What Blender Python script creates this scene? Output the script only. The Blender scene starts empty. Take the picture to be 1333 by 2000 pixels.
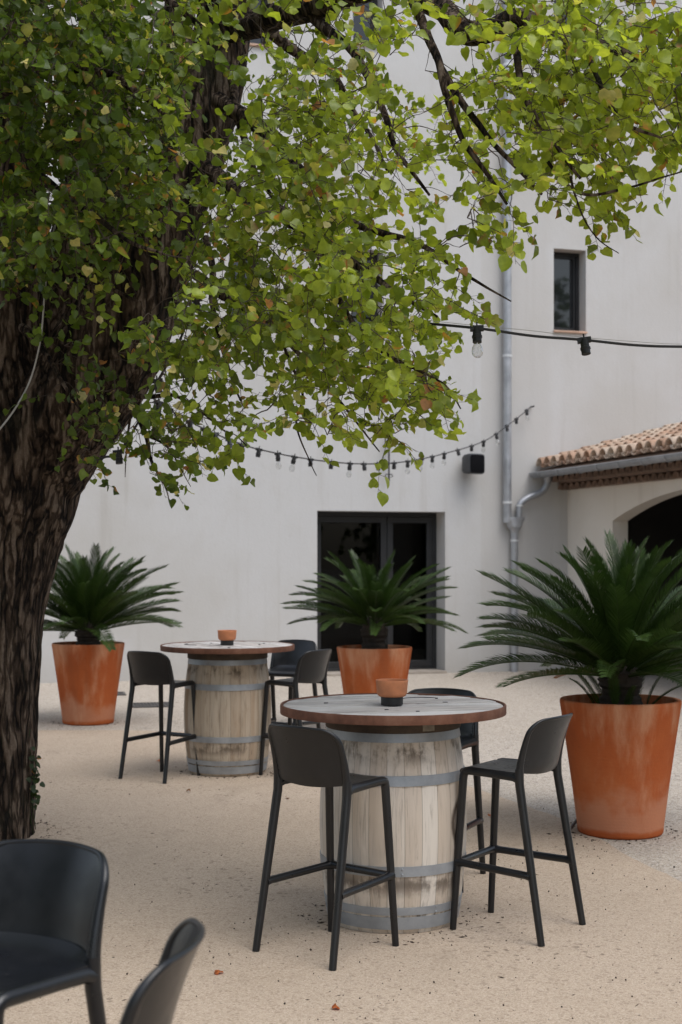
import bpy, math, random
import numpy as np
from mathutils import Vector, Matrix, noise as mnoise
R = math.radians
S = bpy.context.scene
C = S.collection
random.seed(7)
rng = np.random.default_rng(7)

# ------------------------------------------------------------------ camera, sky, sun, exposure
CAM_H, F, CX, HY = 1.73, 2778.0, 666.5, 1091.0
cam = bpy.data.cameras.new('camera'); camo = bpy.data.objects.new('camera', cam); C.objects.link(camo)
camo.location = (0, 0, CAM_H); camo.rotation_euler = (R(90), 0, 0)
cam.lens = 50; cam.sensor_width = 36; cam.shift_y = 0.0455
cam.clip_start = 0.05; cam.clip_end = 600
cam.dof.use_dof = True; cam.dof.focus_distance = 6.7; cam.dof.aperture_fstop = 4.0
S.camera = camo

SUN_AZ, SUN_EL = R(138), R(63)          # azimuth clockwise from +Y
w = bpy.data.worlds.new('World'); S.world = w; w.use_nodes = True
nt = w.node_tree; nt.nodes.clear()
sky = nt.nodes.new('ShaderNodeTexSky'); sky.sky_type = 'NISHITA'; sky.sun_disc = False
sky.sun_elevation = SUN_EL; sky.sun_rotation = SUN_AZ; sky.air_density = 1.2; sky.dust_density = 2.0
hs = nt.nodes.new('ShaderNodeHueSaturation'); hs.inputs['Saturation'].default_value = 0.58
bg = nt.nodes.new('ShaderNodeBackground'); bg.inputs['Strength'].default_value = 0.13
wo = nt.nodes.new('ShaderNodeOutputWorld')
nt.links.new(sky.outputs[0], hs.inputs['Color']); nt.links.new(hs.outputs[0], bg.inputs[0]); nt.links.new(bg.outputs[0], wo.inputs[0])
sl = bpy.data.lights.new('sun', 'SUN'); sl.energy = 1.25; sl.angle = R(45); sl.color = (1, .985, .965)
so = bpy.data.objects.new('sun', sl); C.objects.link(so)
sd = Vector((math.sin(SUN_AZ)*math.cos(SUN_EL), math.cos(SUN_AZ)*math.cos(SUN_EL), math.sin(SUN_EL)))
so.rotation_euler = sd.to_track_quat('Z', 'Y').to_euler(); so.location = (8, -6, 15)
S.view_settings.view_transform = 'Standard'; S.view_settings.look = 'None'
S.view_settings.gamma = 1; S.view_settings.exposure = 0.72

# ------------------------------------------------------------------ helpers
def P(x, y, Y):                                  # a photo position at depth Y in metres -> world
    return Vector(((x-CX)*Y/F, Y, CAM_H-(y-HY)*Y/F))
def G(x, y):                                     # a photo position on the ground -> world
    Y = CAM_H*F/(y-HY); return Vector(((x-CX)*Y/F, Y, 0))

class MB:
    def __init__(s): s.v, s.f, s.c = [], [], []
    def add(s, vs, fs):
        o = len(s.v); s.v += [tuple(p) for p in vs]; s.f += [tuple(i+o for i in q) for q in fs]; return o
    def box(s, c, d, rot=None):
        x, y, z = d[0]/2, d[1]/2, d[2]/2
        vs = [Vector(p) for p in ((-x,-y,-z),(x,-y,-z),(x,y,-z),(-x,y,-z),(-x,-y,z),(x,-y,z),(x,y,z),(-x,y,z))]
        if rot is not None: vs = [rot @ p for p in vs]
        c = Vector(c)
        s.add([p+c for p in vs], [(0,3,2,1),(4,5,6,7),(0,1,5,4),(1,2,6,5),(2,3,7,6),(3,0,4,7)])
    def tube(s, pts, rad, n=8, caps=True, sx=1.0):
        pts = [Vector(p) for p in pts]; k = len(pts)
        if not hasattr(rad, '__len__'): rad = [rad]*k
        t0 = (pts[1]-pts[0]).normalized()
        u = t0.orthogonal().normalized(); vs = []
        for i, p in enumerate(pts):
            t = (pts[min(i+1,k-1)]-pts[max(i-1,0)])
            t = t.normalized() if t.length > 1e-9 else t0
            u = (u - t*u.dot(t));  u = u.normalized() if u.length > 1e-6 else t.orthogonal().normalized()
            w_ = t.cross(u)
            for j in range(n):
                a = 2*math.pi*j/n
                vs.append(p + u*(math.cos(a)*rad[i]*sx) + w_*(math.sin(a)*rad[i]))
        fs = [(i*n+j, i*n+(j+1)%n, (i+1)*n+(j+1)%n, (i+1)*n+j) for i in range(k-1) for j in range(n)]
        if caps: fs += [tuple(range(n-1,-1,-1)), tuple((k-1)*n+j for j in range(n))]
        s.add(vs, fs)
    def lathe(s, prof, n=48, c=(0,0,0), caps=False):
        c = Vector(c); vs = []
        for r, z in prof:
            for j in range(n):
                a = 2*math.pi*j/n; vs.append(c+Vector((r*math.cos(a), r*math.sin(a), z)))
        k = len(prof)
        fs = [(i*n+j, i*n+(j+1)%n, (i+1)*n+(j+1)%n, (i+1)*n+j) for i in range(k-1) for j in range(n)]
        if caps: fs += [tuple(range(n-1,-1,-1)), tuple((k-1)*n+j for j in range(n))]
        s.add(vs, fs)
    def grid(s, rows):
        m, n = len(rows), len(rows[0])
        s.add([p for r in rows for p in r], [(i*n+j, i*n+j+1, (i+1)*n+j+1, (i+1)*n+j) for i in range(m-1) for j in range(n-1)])
    def prism(s, poly, z0, z1):
        n = len(poly)
        s.add([(x,y,z0) for x,y in poly]+[(x,y,z1) for x,y in poly],
              [tuple(range(n-1,-1,-1)), tuple(range(n,2*n))]+[(i,(i+1)%n,n+(i+1)%n,n+i) for i in range(n)])
    def build(s, name, m=None, parent=None, ang=35, bevel=0, subs=0, solid=0):
        me = bpy.data.meshes.new(name); me.from_pydata(s.v, [], s.f); me.update()
        o = bpy.data.objects.new(name, me); C.objects.link(o)
        if m: me.materials.append(m)
        me.polygons.foreach_set('use_smooth', [True]*len(me.polygons))
        if ang is not None: me.set_sharp_from_angle(angle=R(ang))
        if parent: o.parent = parent
        if solid:
            k = o.modifiers.new('s','SOLIDIFY'); k.thickness = solid; k.offset = 0
        if bevel:
            k = o.modifiers.new('b','BEVEL'); k.width = bevel; k.segments = 2; k.limit_method = 'ANGLE'; k.angle_limit = R(40)
        if subs:
            k = o.modifiers.new('u','SUBSURF'); k.levels = subs; k.render_levels = subs
        return o

def tag(o, label=None, cat=None, group=None, kind=None):
    if label: o['label'] = label
    if cat: o['category'] = cat
    if group: o['group'] = group
    if kind: o['kind'] = kind
    return o
def empty(name, loc=(0,0,0), rz=0):
    o = bpy.data.objects.new(name, None); C.objects.link(o); o.location = loc; o.rotation_euler = (0,0,rz)
    o.empty_display_size = .1; return o
def copy_tree(o, parent=None):
    c = o.copy(); C.objects.link(c)
    if parent: c.parent = parent
    for ch in list(o.children): copy_tree(ch, c)
    return c
def smooth_path(pts, per=6):                     # Catmull-Rom through control points (any dimension)
    a = np.array(pts, float); k = len(a); out = []
    for i in range(k-1):
        p0, p1, p2, p3 = a[max(i-1,0)], a[i], a[i+1], a[min(i+2,k-1)]
        for j in range(per):
            t = j/per
            out.append(.5*((2*p1)+(-p0+p2)*t+(2*p0-5*p1+4*p2-p3)*t*t+(-p0+3*p1-3*p2+p3)*t**3))
    out.append(a[-1]); return np.array(out)

# ------------------------------------------------------------------ material builder
class NB:
    def __init__(s, name, rough=.6, spec=.5):
        s.m = bpy.data.materials.new(name); s.m.use_nodes = True; s.t = s.m.node_tree
        s.b = s.t.nodes['Principled BSDF']; s.out = s.t.nodes['Material Output']
        s.b.inputs['Roughness'].default_value = rough; s.b.inputs['Specular IOR Level'].default_value = spec
    def n(s, kind, **kw):
        x = s.t.nodes.new('ShaderNode'+kind)
        for k, v in kw.items(): setattr(x, k, v)
        return x
    def put(s, sock, v):
        if isinstance(v, bpy.types.NodeSocket): s.t.links.new(v, sock)
        elif isinstance(v, (tuple, list)) and len(v) == 3 and sock.type == 'RGBA': sock.default_value = (*v, 1)
        else: sock.default_value = v
    def coord(s, which='Object'):
        return s.n('TexCoord').outputs[which]
    def pos(s): return s.n('NewGeometry').outputs['Position']
    def mapv(s, vec, scale=(1,1,1), loc=(0,0,0), rot=(0,0,0)):
        x = s.n('Mapping'); s.put(x.inputs['Vector'], vec); x.inputs['Scale'].default_value = scale
        x.inputs['Location'].default_value = loc; x.inputs['Rotation'].default_value = rot; return x.outputs[0]
    def noise(s, vec, scale=5, detail=4, rough=.55, dist=0):
        x = s.n('TexNoise'); s.put(x.inputs['Vector'], vec); x.inputs['Scale'].default_value = scale
        x.inputs['Detail'].default_value = detail; x.inputs['Roughness'].default_value = rough; x.inputs['Distortion'].default_value = dist
        return x.outputs['Fac']
    def voro(s, vec, scale=5, feature='F1', out='Distance', rnd=1):
        x = s.n('TexVoronoi', feature=feature); s.put(x.inputs['Vector'], vec); x.inputs['Scale'].default_value = scale
        x.inputs['Randomness'].default_value = rnd
        return x.outputs[out]
    def white(s, v):
        x = s.n('TexWhiteNoise', noise_dimensions='1D'); s.put(x.inputs['W'], v); return x.outputs['Value']
    def math(s, op, a, b=0.0, c=0.0):
        x = s.n('Math', operation=op); s.put(x.inputs[0], a); s.put(x.inputs[1], b); s.put(x.inputs[2], c); return x.outputs[0]
    def sep(s, vec):
        x = s.n('SeparateXYZ'); s.put(x.inputs[0], vec); return x.outputs
    def comb(s, x_, y_, z_):
        x = s.n('CombineXYZ'); s.put(x.inputs[0], x_); s.put(x.inputs[1], y_); s.put(x.inputs[2], z_); return x.outputs[0]
    def vadd(s, a, b):
        x = s.n('VectorMath', operation='ADD'); s.put(x.inputs[0], a); s.put(x.inputs[1], b); return x.outputs[0]
    def ramp(s, fac, stops):
        x = s.n('ValToRGB'); s.put(x.inputs[0], fac); e = x.color_ramp.elements
        while len(e) < len(stops): e.new(.5)
        for el, (p, c) in zip(e, stops):
            el.position = p; el.color = (*c, 1) if isinstance(c, (tuple, list)) else (c, c, c, 1)
        return x.outputs[0]
    def step(s, v, lo, hi, a=0.0, b=1.0):
        x = s.n('MapRange', interpolation_type='SMOOTHSTEP'); s.put(x.inputs[0], v)
        for i, q in enumerate((lo, hi, a, b)): s.put(x.inputs[i+1], q)
        return x.outputs[0]
    def mix(s, fac, a, b, mode='MIX'):
        x = s.n('Mix', data_type='RGBA', blend_type=mode); s.put(x.inputs[0], fac); s.put(x.inputs[6], a); s.put(x.inputs[7], b); return x.outputs[2]
    def bump(s, h, strength=.3, dist=.01, prev=None):
        x = s.n('Bump'); s.put(x.inputs['Height'], h); x.inputs['Strength'].default_value = strength; x.inputs['Distance'].default_value = dist
        if prev: s.put(x.inputs['Normal'], prev)
        return x.outputs[0]
    def objrand(s): return s.n('ObjectInfo').outputs['Random']
    def set(s, **kw):
        for k, v in kw.items(): s.put(s.b.inputs[{'color':'Base Color','rough':'Roughness','normal':'Normal','metal':'Metallic','spec':'Specular IOR Level','alpha':'Alpha','trans':'Transmission Weight','ior':'IOR'}[k]], v)
        return s.m

def mat_plain(name, col, rough=.6, var=.15, scale=8, metal=0, spec=.5, bump=.1):
    b = NB(name, rough, spec); v = b.coord(); n = b.noise(v, scale, 5)
    lo = tuple(c*(1-var) for c in col); hi = tuple(min(1,c*(1+var)) for c in col)
    return b.set(color=b.ramp(n, [(.3,lo),(.7,hi)]), metal=metal, normal=b.bump(b.noise(v, scale*12, 3), bump, .002),
                 rough=b.step(n,.2,.8,max(.05,rough-.08),min(1,rough+.1)))

def mat_plaster(name, tone, warm, stain, base_stain=True):
    b = NB(name, .92, .25); p = b.pos(); s = b.sep(p)
    big = b.noise(p, .35, 5, .6); mid = b.noise(b.mapv(p,(1,1,.55)), 1.6, 6, .65); fine = b.noise(p, 14, 4)
    drip = b.noise(b.mapv(p,(3.2,3.2,.16)), 1.6, 5, .6)
    col = b.mix(b.step(big,.40,.66), tone, warm)
    col = b.mix(b.math('MULTIPLY', b.step(mid,.48,.72), .55), col, warm)
    col = b.mix(b.math('MULTIPLY', b.step(drip,.54,.74), .36), col, stain)
    col = b.mix(b.math('MULTIPLY', b.step(fine,.55,.8), .14), col, stain)
    if base_stain:                                # splash dirt just above the ground, ragged edge
        hgt = b.math('ADD', s[2], b.math('MULTIPLY', b.noise(p, 2.5, 5), -.5))
        col = b.mix(b.math('MULTIPLY', b.step(hgt,.30,-.3), .42), col, stain)
    h = b.math('ADD', b.math('MULTIPLY', mid, .6), b.math('MULTIPLY', b.noise(p, 40, 4), .15))
    h = b.math('ADD', h, b.math('MULTIPLY', big, 1.0))
    return b, col, b.bump(h, .5, .03)
# ground materials
def mat_ground(name, cols, dark, speck, sc=1.0, spk=.5):
    b = NB(name, .95, .2); p = b.pos()
    big = b.noise(p, .45, 5, .6); mid = b.noise(p, 3.0, 6, .7)
    v = b.voro(p, 210*sc, out='Color'); vs_ = b.sep(v)
    grain = vs_[0]
    col = b.ramp(b.math('ADD', b.math('MULTIPLY', big, .6), b.math('MULTIPLY', mid, .4)), [(.36, cols[0]), (.62, cols[1])])
    col = b.mix(spk, col, b.ramp(grain, [(0., dark), (.25, cols[0]), (.6, cols[1]), (1., speck)]))
    v2 = b.sep(b.voro(p, 95*sc, out='Color'))[1]
    col = b.mix(b.math('MULTIPLY', b.step(v2,.90,.93), .42), col, dark)
    scuff = b.step(b.noise(b.mapv(p,(1,.55,1)), 1.7, 5, .65, .8), .56, .70)
    col = b.mix(b.math('MULTIPLY', scuff, .28), col, tuple(c*.72 for c in cols[0]))
    v3 = b.sep(b.voro(p, 48*sc, out='Color'))[2]
    clump = b.step(b.noise(p, .9, 4), .45, .65)
    col = b.mix(b.math('MULTIPLY', b.math('MULTIPLY', b.step(v3,.955,.97), clump), .6), col, tuple(c*.6 for c in dark))
    h = b.math('ADD', b.math('MULTIPLY', b.voro(p, 210*sc), -.35), b.math('MULTIPLY', b.noise(p, 28, 5), .5))
    n = b.bump(h, .6, .012); n = b.bump(mid, .35, .03, n)
    return b.set(color=col, normal=n)

M = {}
M['sand'] = mat_ground('sand_mat', [(.40,.313,.230),(.49,.39,.298)], (.21,.15,.105), (.68,.58,.475), 1.0, .42)
M['gravel'] = mat_ground('gravel_mat', [(.37,.315,.255),(.46,.40,.335)], (.09,.08,.07), (.64,.60,.55), .62, .6)
b, col, nm = mat_plaster('plaster_mat', (.515,.509,.502), (.470,.456,.434), (.375,.350,.315))
o_ = b.sep(b.coord())                                  # patched render strip beside the downpipe, stain with painted-in corner shade by the annex
wob = b.math('MULTIPLY', b.math('SUBTRACT', b.noise(b.pos(), 1.3, 5), .5), .35)
strip = b.math('MULTIPLY', b.step(o_[0],-.012,.012), b.step(b.math('ADD', o_[0], wob), 1.25, 1.05))
col = b.mix(b.math('MULTIPLY', strip, .5), col, (.46,.443,.42))
cor = b.math('MULTIPLY', b.step(b.math('ADD', o_[0], wob), .85, 1.4), b.step(b.math('ADD', o_[2], b.math('MULTIPLY', wob, 3.)), 3.6, 2.6))
col = b.mix(b.math('MULTIPLY', cor, .28), col, (.375,.345,.305))
M['plaster'] = b.set(color=col, normal=nm)
b, col, nm = mat_plaster('annex_plaster_mat', (.72,.675,.61), (.67,.615,.54), (.52,.46,.39))
M['annex'] = b.set(color=col, normal=nm)
M['steel'] = mat_plain('dark_frame_mat', (.014,.0145,.016), .45, .2, 6)
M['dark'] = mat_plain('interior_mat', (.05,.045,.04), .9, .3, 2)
M['zinc'] = mat_plain('zinc_mat', (.36,.37,.39), .42, .18, 5, .55)
M['clip'] = mat_plain('pipe_clip_mat', (.62,.63,.64), .4, .1, 9, .3)
M['black'] = mat_plain('black_rubber_mat', (.012,.012,.013), .5, .2, 20)
M['iron'] = mat_plain('wrought_iron_mat', (.02,.019,.018), .6, .3, 20)
M['wire'] = mat_plain('pale_wire_mat', (.42,.41,.39), .5, .1, 20)
M['hose'] = mat_plain('hose_mat', (.06,.06,.06), .5, .2, 20)
M['soil'] = mat_plain('soil_mat', (.03,.022,.016), .95, .5, 30, bump=.6)
M['step'] = mat_plain('stone_step_mat', (.30,.26,.22), .85, .25, 4)
M['litter'] = mat_plain('litter_mat', (.045,.026,.016), .8, .5, 60)
M['grate'] = mat_plain('cast_iron_mat', (.09,.085,.08), .6, .3, 12, .3)
b = NB('window_glass_mat', .02, .5)
b.set(color=(.012,.014,.016), rough=.03, spec=.6); M['glass'] = b.m
b = NB('door_glass_mat', .02, .5)
lw = b.n('LayerWeight'); lw.inputs[0].default_value = .19
tr = b.n('BsdfTransparent'); tr.inputs[0].default_value = (.45,.47,.48,1); gl = b.n('BsdfGlossy'); gl.inputs['Roughness'].default_value = .02
mx = b.n('MixShader'); b.put(mx.inputs[0], lw.outputs['Fresnel']); b.put(mx.inputs[1], tr.outputs[0]); b.put(mx.inputs[2], gl.outputs[0])
b.put(b.out.inputs['Surface'], mx.outputs[0]); M['doorglass'] = b.m
b = NB('bulb_glass_mat', .03, .5)
tr = b.n('BsdfTransparent'); tr.inputs[0].default_value = (.93,.93,.92,1); gl = b.n('BsdfGlossy'); gl.inputs['Roughness'].default_value = .03
lw = b.n('LayerWeight'); lw.inputs[0].default_value = .35
mx = b.n('MixShader'); b.put(mx.inputs[0], lw.outputs['Facing']); b.put(mx.inputs[1], tr.outputs[0]); b.put(mx.inputs[2], gl.outputs[0])
b.put(b.out.inputs['Surface'], mx.outputs[0]); M['bulb'] = b.m
# moulded plastic of the stools
b = NB('anthracite_plastic_mat', .42, .5); v = b.coord(); n = b.noise(v, 5, 5)
dust = b.math('MULTIPLY', b.step(b.noise(v, 9, 6, .7), .5, .8), .25)
b.set(color=b.mix(dust, b.ramp(n,[(.3,(.0048,.0054,.0068)),(.7,(.0078,.0088,.0108))]), (.030,.030,.032)),
      rough=b.step(b.noise(v, 14, 5),.3,.7,.27,.38), normal=b.bump(b.noise(v, 320, 2), .12, .0008)); M['plastic'] = b.m
# terracotta
def mat_terra(name, lime):
    b = NB(name, .95, .08); v = b.vadd(b.coord(), b.comb(0,0,b.math('MULTIPLY', b.objrand(), 37.0))); o = b.sep(b.coord())
    big = b.noise(v, 2.2, 5, .6); fine = b.noise(v, 30, 4)
    col = b.ramp(big, [(.3,(.36,.085,.028)),(.55,(.42,.110,.036)),(.75,(.47,.145,.055))])
    col = b.mix(b.math('MULTIPLY', b.step(fine,.5,.8), .25), col, (.30,.10,.045))
    drip = b.noise(b.vadd(b.mapv(v,(3.2,3.2,.8)), b.comb(b.math('MULTIPLY',big,.4),0,0)), 2.0, 6, .6)
    top = b.step(o[2], .52, .84)
    l = b.math('MULTIPLY', b.step(b.math('ADD', drip, b.math('MULTIPLY', top, .16)), .50, .84), lime)
    col = b.mix(l, col, (.60,.33,.20))
    low = b.math('MULTIPLY', b.math('MULTIPLY', b.step(b.math('ADD', o[2], b.math('MULTIPLY', b.noise(v,4,6), -.60)), .02, -.16), b.step(b.math('ADD', o[2], b.math('MULTIPLY', b.noise(v,7,3), .05)), .055, .085)), .34)
    col = b.mix(low, col, (.56,.35,.24))
    wet = b.math('MULTIPLY', b.step(b.noise(b.mapv(v,(3,3,.5)), 1.3, 5), .52, .68), .55)
    col = b.mix(wet, col, (.28,.085,.035))
    return b.set(color=col, normal=b.bump(b.math('ADD', b.noise(b.mapv(v,(1,1,14)), 4, 4), b.noise(v, 60, 4)), .35, .005))
M['terra'] = mat_terra('terracotta_mat', .75)
M['terrabowl'] = mat_plain('bowl_clay_mat', (.50,.19,.085), .75, .18, 18)
# barrel staves
def mat_barrel(name, pale, brown, dark, stain, ring):
    b = NB(name, .88, .25); o = b.coord(); s = b.sep(o); off = b.math('MULTIPLY', b.objrand(), 11.0)
    ang = b.math('ARCTAN2', s[1], s[0]); k = b.math('MULTIPLY', ang, 26/(2*math.pi))
    fl = b.math('FLOOR', k); fr = b.math('FRACT', k); rnd = b.white(b.math('ADD', fl, off))
    wv = b.vadd(o, b.comb(b.math('MULTIPLY', rnd, 5.), off, 0))
    grain = b.noise(b.mapv(wv,(38,38,1.6)), 1.6, 6, .7, .6); fig = b.noise(b.mapv(wv,(9,9,1.2)), 1.3, 5, .6, 1.2)
    blot = b.noise(b.vadd(o, b.comb(0,0,off)), 5.5, 6, .65); blot2 = b.noise(b.mapv(wv,(6,6,1.1)), 2.6, 5, .6)
    col = b.mix(b.step(b.math('ADD', b.math('MULTIPLY', rnd, .5), b.math('MULTIPLY', fig, .6)), .38,.85), pale, brown)
    col = b.mix(b.math('MULTIPLY', b.step(grain,.50,.72), .55), col, tuple(c*.42 for c in brown))
    col = b.mix(b.math('MULTIPLY', b.step(blot2,.55,.78), .7*stain+.1), col, tuple(c*.55 for c in brown))
    # black mould just under hoops and towards the foot
    nearh = None
    for z in (.90,.29,.14):
        q = b.step(b.math('ABSOLUTE', b.math('SUBTRACT', s[2], z-.055)), .085, .0)
        nearh = q if nearh is None else b.math('MAXIMUM', nearh, q)
    mould = b.math('MULTIPLY', nearh, b.step(b.math('ADD', blot, b.math('MULTIPLY', grain, .25)), .58,.74))
    col = b.mix(b.math('MULTIPLY', mould, .72), col, dark)
    if ring:                                       # dark oval knot on one stave
        dx = b.math('MULTIPLY', b.math('SUBTRACT', ang, ring), .35); dz = b.math('MULTIPLY', b.math('SUBTRACT', s[2], .49), .5)
        dd = b.math('SQRT', b.math('ADD', b.math('MULTIPLY',dx,dx), b.math('MULTIPLY',dz,dz)))
        dd = b.math('ADD', dd, b.math('MULTIPLY', b.noise(o, 16, 3), .012))
        rg = b.math('MULTIPLY', b.step(dd,.028,.052), b.step(dd,.072,.055))
        col = b.mix(b.math('MULTIPLY', rg, .9), col, dark)
    gap = b.step(b.math('ABSOLUTE', b.math('SUBTRACT', fr, .5)), .475,.495)
    col = b.mix(b.math('MULTIPLY', gap, .45), col, dark)
    h = b.math('SUBTRACT', b.math('MULTIPLY', grain, -.5), b.math('MULTIPLY', gap, 1.2))
    return b.set(color=col, normal=b.bump(h, .5, .004))
M['barrel_pale'] = mat_barrel('pale_oak_mat', (.655,.595,.52), (.53,.445,.36), (.05,.033,.022), .22, -.55)
M['barrel_brown'] = mat_barrel('brown_oak_mat', (.47,.395,.31), (.34,.245,.165), (.045,.028,.018), 1.0, None)
b = NB('galvanised_mat', .5, .5); v = b.coord(); n = b.noise(v, 7, 6, .65); n2 = b.voro(v, 45, out='Color')
col = b.ramp(n, [(.3,(.24,.26,.28)),(.7,(.40,.42,.445))])
col = b.mix(b.math('MULTIPLY', b.step(b.noise(v, 4, 5), .62,.76), .45), col, (.17,.11,.075))
b.set(color=col, metal=.45, rough=b.step(n,.3,.7,.42,.62), normal=b.bump(n, .15, .003)); M['hoop'] = b.m
b = NB('rust_mat', .8, .3); v = b.coord(); n = b.noise(v, 9, 7, .7)
b.set(color=b.ramp(n, [(.25,(.085,.038,.025)),(.5,(.155,.068,.042)),(.68,(.20,.10,.065)),(.78,(.34,.25,.19))]), metal=.1, normal=b.bump(b.noise(v,60,5), .4, .003)); M['rust'] = b.m
def mat_plank():
    b = NB('weathered_plank_mat', .85, .3); o = b.coord(); s = b.sep(o)
    rnd = b.white(b.math('FLOOR', b.math('MULTIPLY', b.math('ADD', s[1], .56), 1/.1121)))
    wv = b.vadd(o, b.comb(b.math('MULTIPLY', rnd, 9.), b.math('MULTIPLY', b.objrand(), 7.), 0))
    g = b.noise(b.mapv(wv,(1.6,34,10)), 1.5, 6, .7, .5); bl = b.noise(wv, 5, 5, .6)
    col = b.mix(b.step(b.math('ADD', b.math('MULTIPLY',rnd,.4), b.math('MULTIPLY',bl,.6)), .3,.75), (.60,.57,.545), (.45,.41,.38))
    col = b.mix(b.math('MULTIPLY', b.step(g,.49,.66), .85), col, (.10,.085,.075))
    col = b.mix(b.math('MULTIPLY', b.step(b.noise(b.mapv(wv,(3,9,3)), 3, 5), .62,.74), .7), col, (.075,.06,.05))
    return b.set(color=col, normal=b.bump(g, -.5, .004))
M['plank'] = mat_plank()
# bark
b = NB('bark_mat', .95, .15); v = b.coord(); d = b.noise(v, 3, 4)
d2 = b.noise(b.mapv(v,(9,9,3)), 2, 4)
vv = b.vadd(b.mapv(v,(1,1,.24)), b.comb(b.math('MULTIPLY', d2, .16), b.math('MULTIPLY', d, .16), b.math('MULTIPLY', d2, .05)))
r2 = b.noise(b.mapv(v,(5,5,1.4)), 7, 7, .72, .8); r3 = b.noise(v, 55, 5, .7)
def fissure(sc, zs, wd):                              # long branching cracks: the level lines of a stretched noise
    q = b.noise(b.vadd(b.mapv(v,(1,1,zs)), b.comb(b.math('MULTIPLY', d2, .05), b.math('MULTIPLY', d, .06), 0)), sc, 2, .5)
    return b.step(b.math('ABSOLUTE', b.math('SUBTRACT', q, .5)), .0, wd)
f1, f2 = fissure(9, .13, .10), fissure(21, .20, .11)
furrow = b.math('ADD', b.math('MULTIPLY', f1, .52), b.math('MULTIPLY', f2, .48))
hh = b.math('ADD', b.math('MULTIPLY', furrow, .62), b.math('ADD', b.math('MULTIPLY', r2, .30), b.math('MULTIPLY', r3, .22)))
col = b.ramp(hh, [(.34,(.007,.005,.004)),(.54,(.028,.019,.013)),(.70,(.070,.048,.034)),(.84,(.125,.091,.067)),(.95,(.21,.165,.13))])
col = b.mix(b.math('MULTIPLY', b.step(b.noise(v, 2.2, 5), .58,.74), .3), col, (.085,.09,.06))
h = hh
b.set(color=col, normal=b.bump(h, 1.0, .05)); M['bark'] = b.m
M['twig'] = mat_plain('twig_mat', (.055,.038,.028), .85, .35, 20, bump=.3)
# leaves
def mat_leaf(name, attr, trans, rough, gain=1.7, spec=.4):
    b = NB(name, rough, spec)
    a = b.n('Attribute', attribute_name=attr).outputs['Color'] if attr else None
    p = b.pos(); n = b.noise(p, 45, 3)
    col = b.mix(1.0, a, b.ramp(n, [(.3,(.78,.80,.75)),(.7,(1.15,1.12,1.1))]), 'MULTIPLY')
    b.set(color=col, normal=b.bump(b.noise(p, 140, 2), .25, .002))
    t = b.n('BsdfTranslucent'); b.put(t.inputs[0], b.mix(1.0, col, (gain*1.05, gain, gain*.55), 'MULTIPLY'))
    mx = b.n('MixShader'); mx.inputs[0].default_value = trans
    b.put(mx.inputs[1], b.b.outputs[0]); b.put(mx.inputs[2], t.outputs[0]); b.put(b.out.inputs['Surface'], mx.outputs[0])
    return b.m
M['leaf'] = mat_leaf('lime_leaf_mat', 'tint', .46, .40)
b = NB('frond_mat', .38, .3); p = b.coord(); n = b.noise(p, 6, 4)
b.set(color=b.ramp(n, [(.3,(.012,.027,.005)),(.7,(.042,.075,.013))]), rough=.40)
t = b.n('BsdfTranslucent'); b.put(t.inputs[0], (.04,.085,.015)); mx = b.n('MixShader'); mx.inputs[0].default_value = .18
b.put(mx.inputs[1], b.b.outputs[0]); b.put(mx.inputs[2], t.outputs[0]); b.put(b.out.inputs['Surface'], mx.outputs[0]); M['frond'] = b.m
M['fronddry'] = mat_plain('dry_frond_mat', (.30,.13,.04), .7, .3, 10)
M['cycad'] = mat_plain('cycad_trunk_mat', (.030,.022,.016), .95, .5, 20, bump=.8)
# roof tiles
b = NB('roof_tile_mat', .9, .2); p = b.coord(); s = b.sep(p)
cell = b.white(b.math('ADD', b.math('FLOOR', b.math('DIVIDE', s[1], .128)), b.math('MULTIPLY', b.math('FLOOR', b.math('DIVIDE', s[0], .36)), 17.3)))
n = b.noise(p, 7, 6, .7)
col = b.ramp(cell, [(0,(.40,.24,.16)),(.35,(.52,.38,.28)),(.7,(.60,.49,.39)),(1,(.50,.30,.20))])
col = b.mix(b.math('MULTIPLY', b.step(n,.5,.75), .7), col, (.56,.48,.40)); col = b.mix(b.math('MULTIPLY', b.step(b.noise(p,11,5),.60,.75), .7), col, (.10,.075,.055))
b.set(color=col, normal=b.bump(n, .3, .01)); M['tile'] = b.m
M['genoise'] = mat_plain('cornice_tile_mat', (.20,.135,.10), .9, .35, 6, bump=.4)
M['darkwood'] = mat_plain('dark_wood_mat', (.060,.042,.030), .9, .5, 9, bump=.5)
M['sill'] = mat_plain('sill_mat', (.50,.33,.24), .8, .2, 6)
M['tagmat'] = mat_plain('paper_tag_mat', (.20,.17,.13), .7, .3, 40)

# ------------------------------------------------------------------ ground
def sheet(name, poly, z, m):
    mb = MB(); mb.add([(x,y,z) for x,y in poly], [tuple(range(len(poly)))]); return mb.build(name, m)
tag(sheet('ground', [(-150,-150),(150,-150),(150,150),(-150,150)], 0, M['gravel']), 'speckled grey brown gravel yard reaching to the house wall', 'ground', kind='structure')
edge = smooth_path([(2.6,-3),(2.35,3),(2.02,6.6),(1.82,7.6),(1.66,8.3),(1.50,9.3),(1.0,10.7),(.2,12.3),(-.7,13.6),(-1.6,14.2),(-3.,14.3),(-5,14.0),(-9,13)], 8)
edge = [(x+.02*mnoise.noise(Vector((x*7,y*7,0))), y+.02*mnoise.noise(Vector((x*6,y*6,5)))) for x,y in edge]
tag(sheet('sand_path', edge+[(-14,10),(-14,-3)], .004, M['sand']), 'pale beige compacted sand surface under the tables', 'sand', kind='structure')

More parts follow.
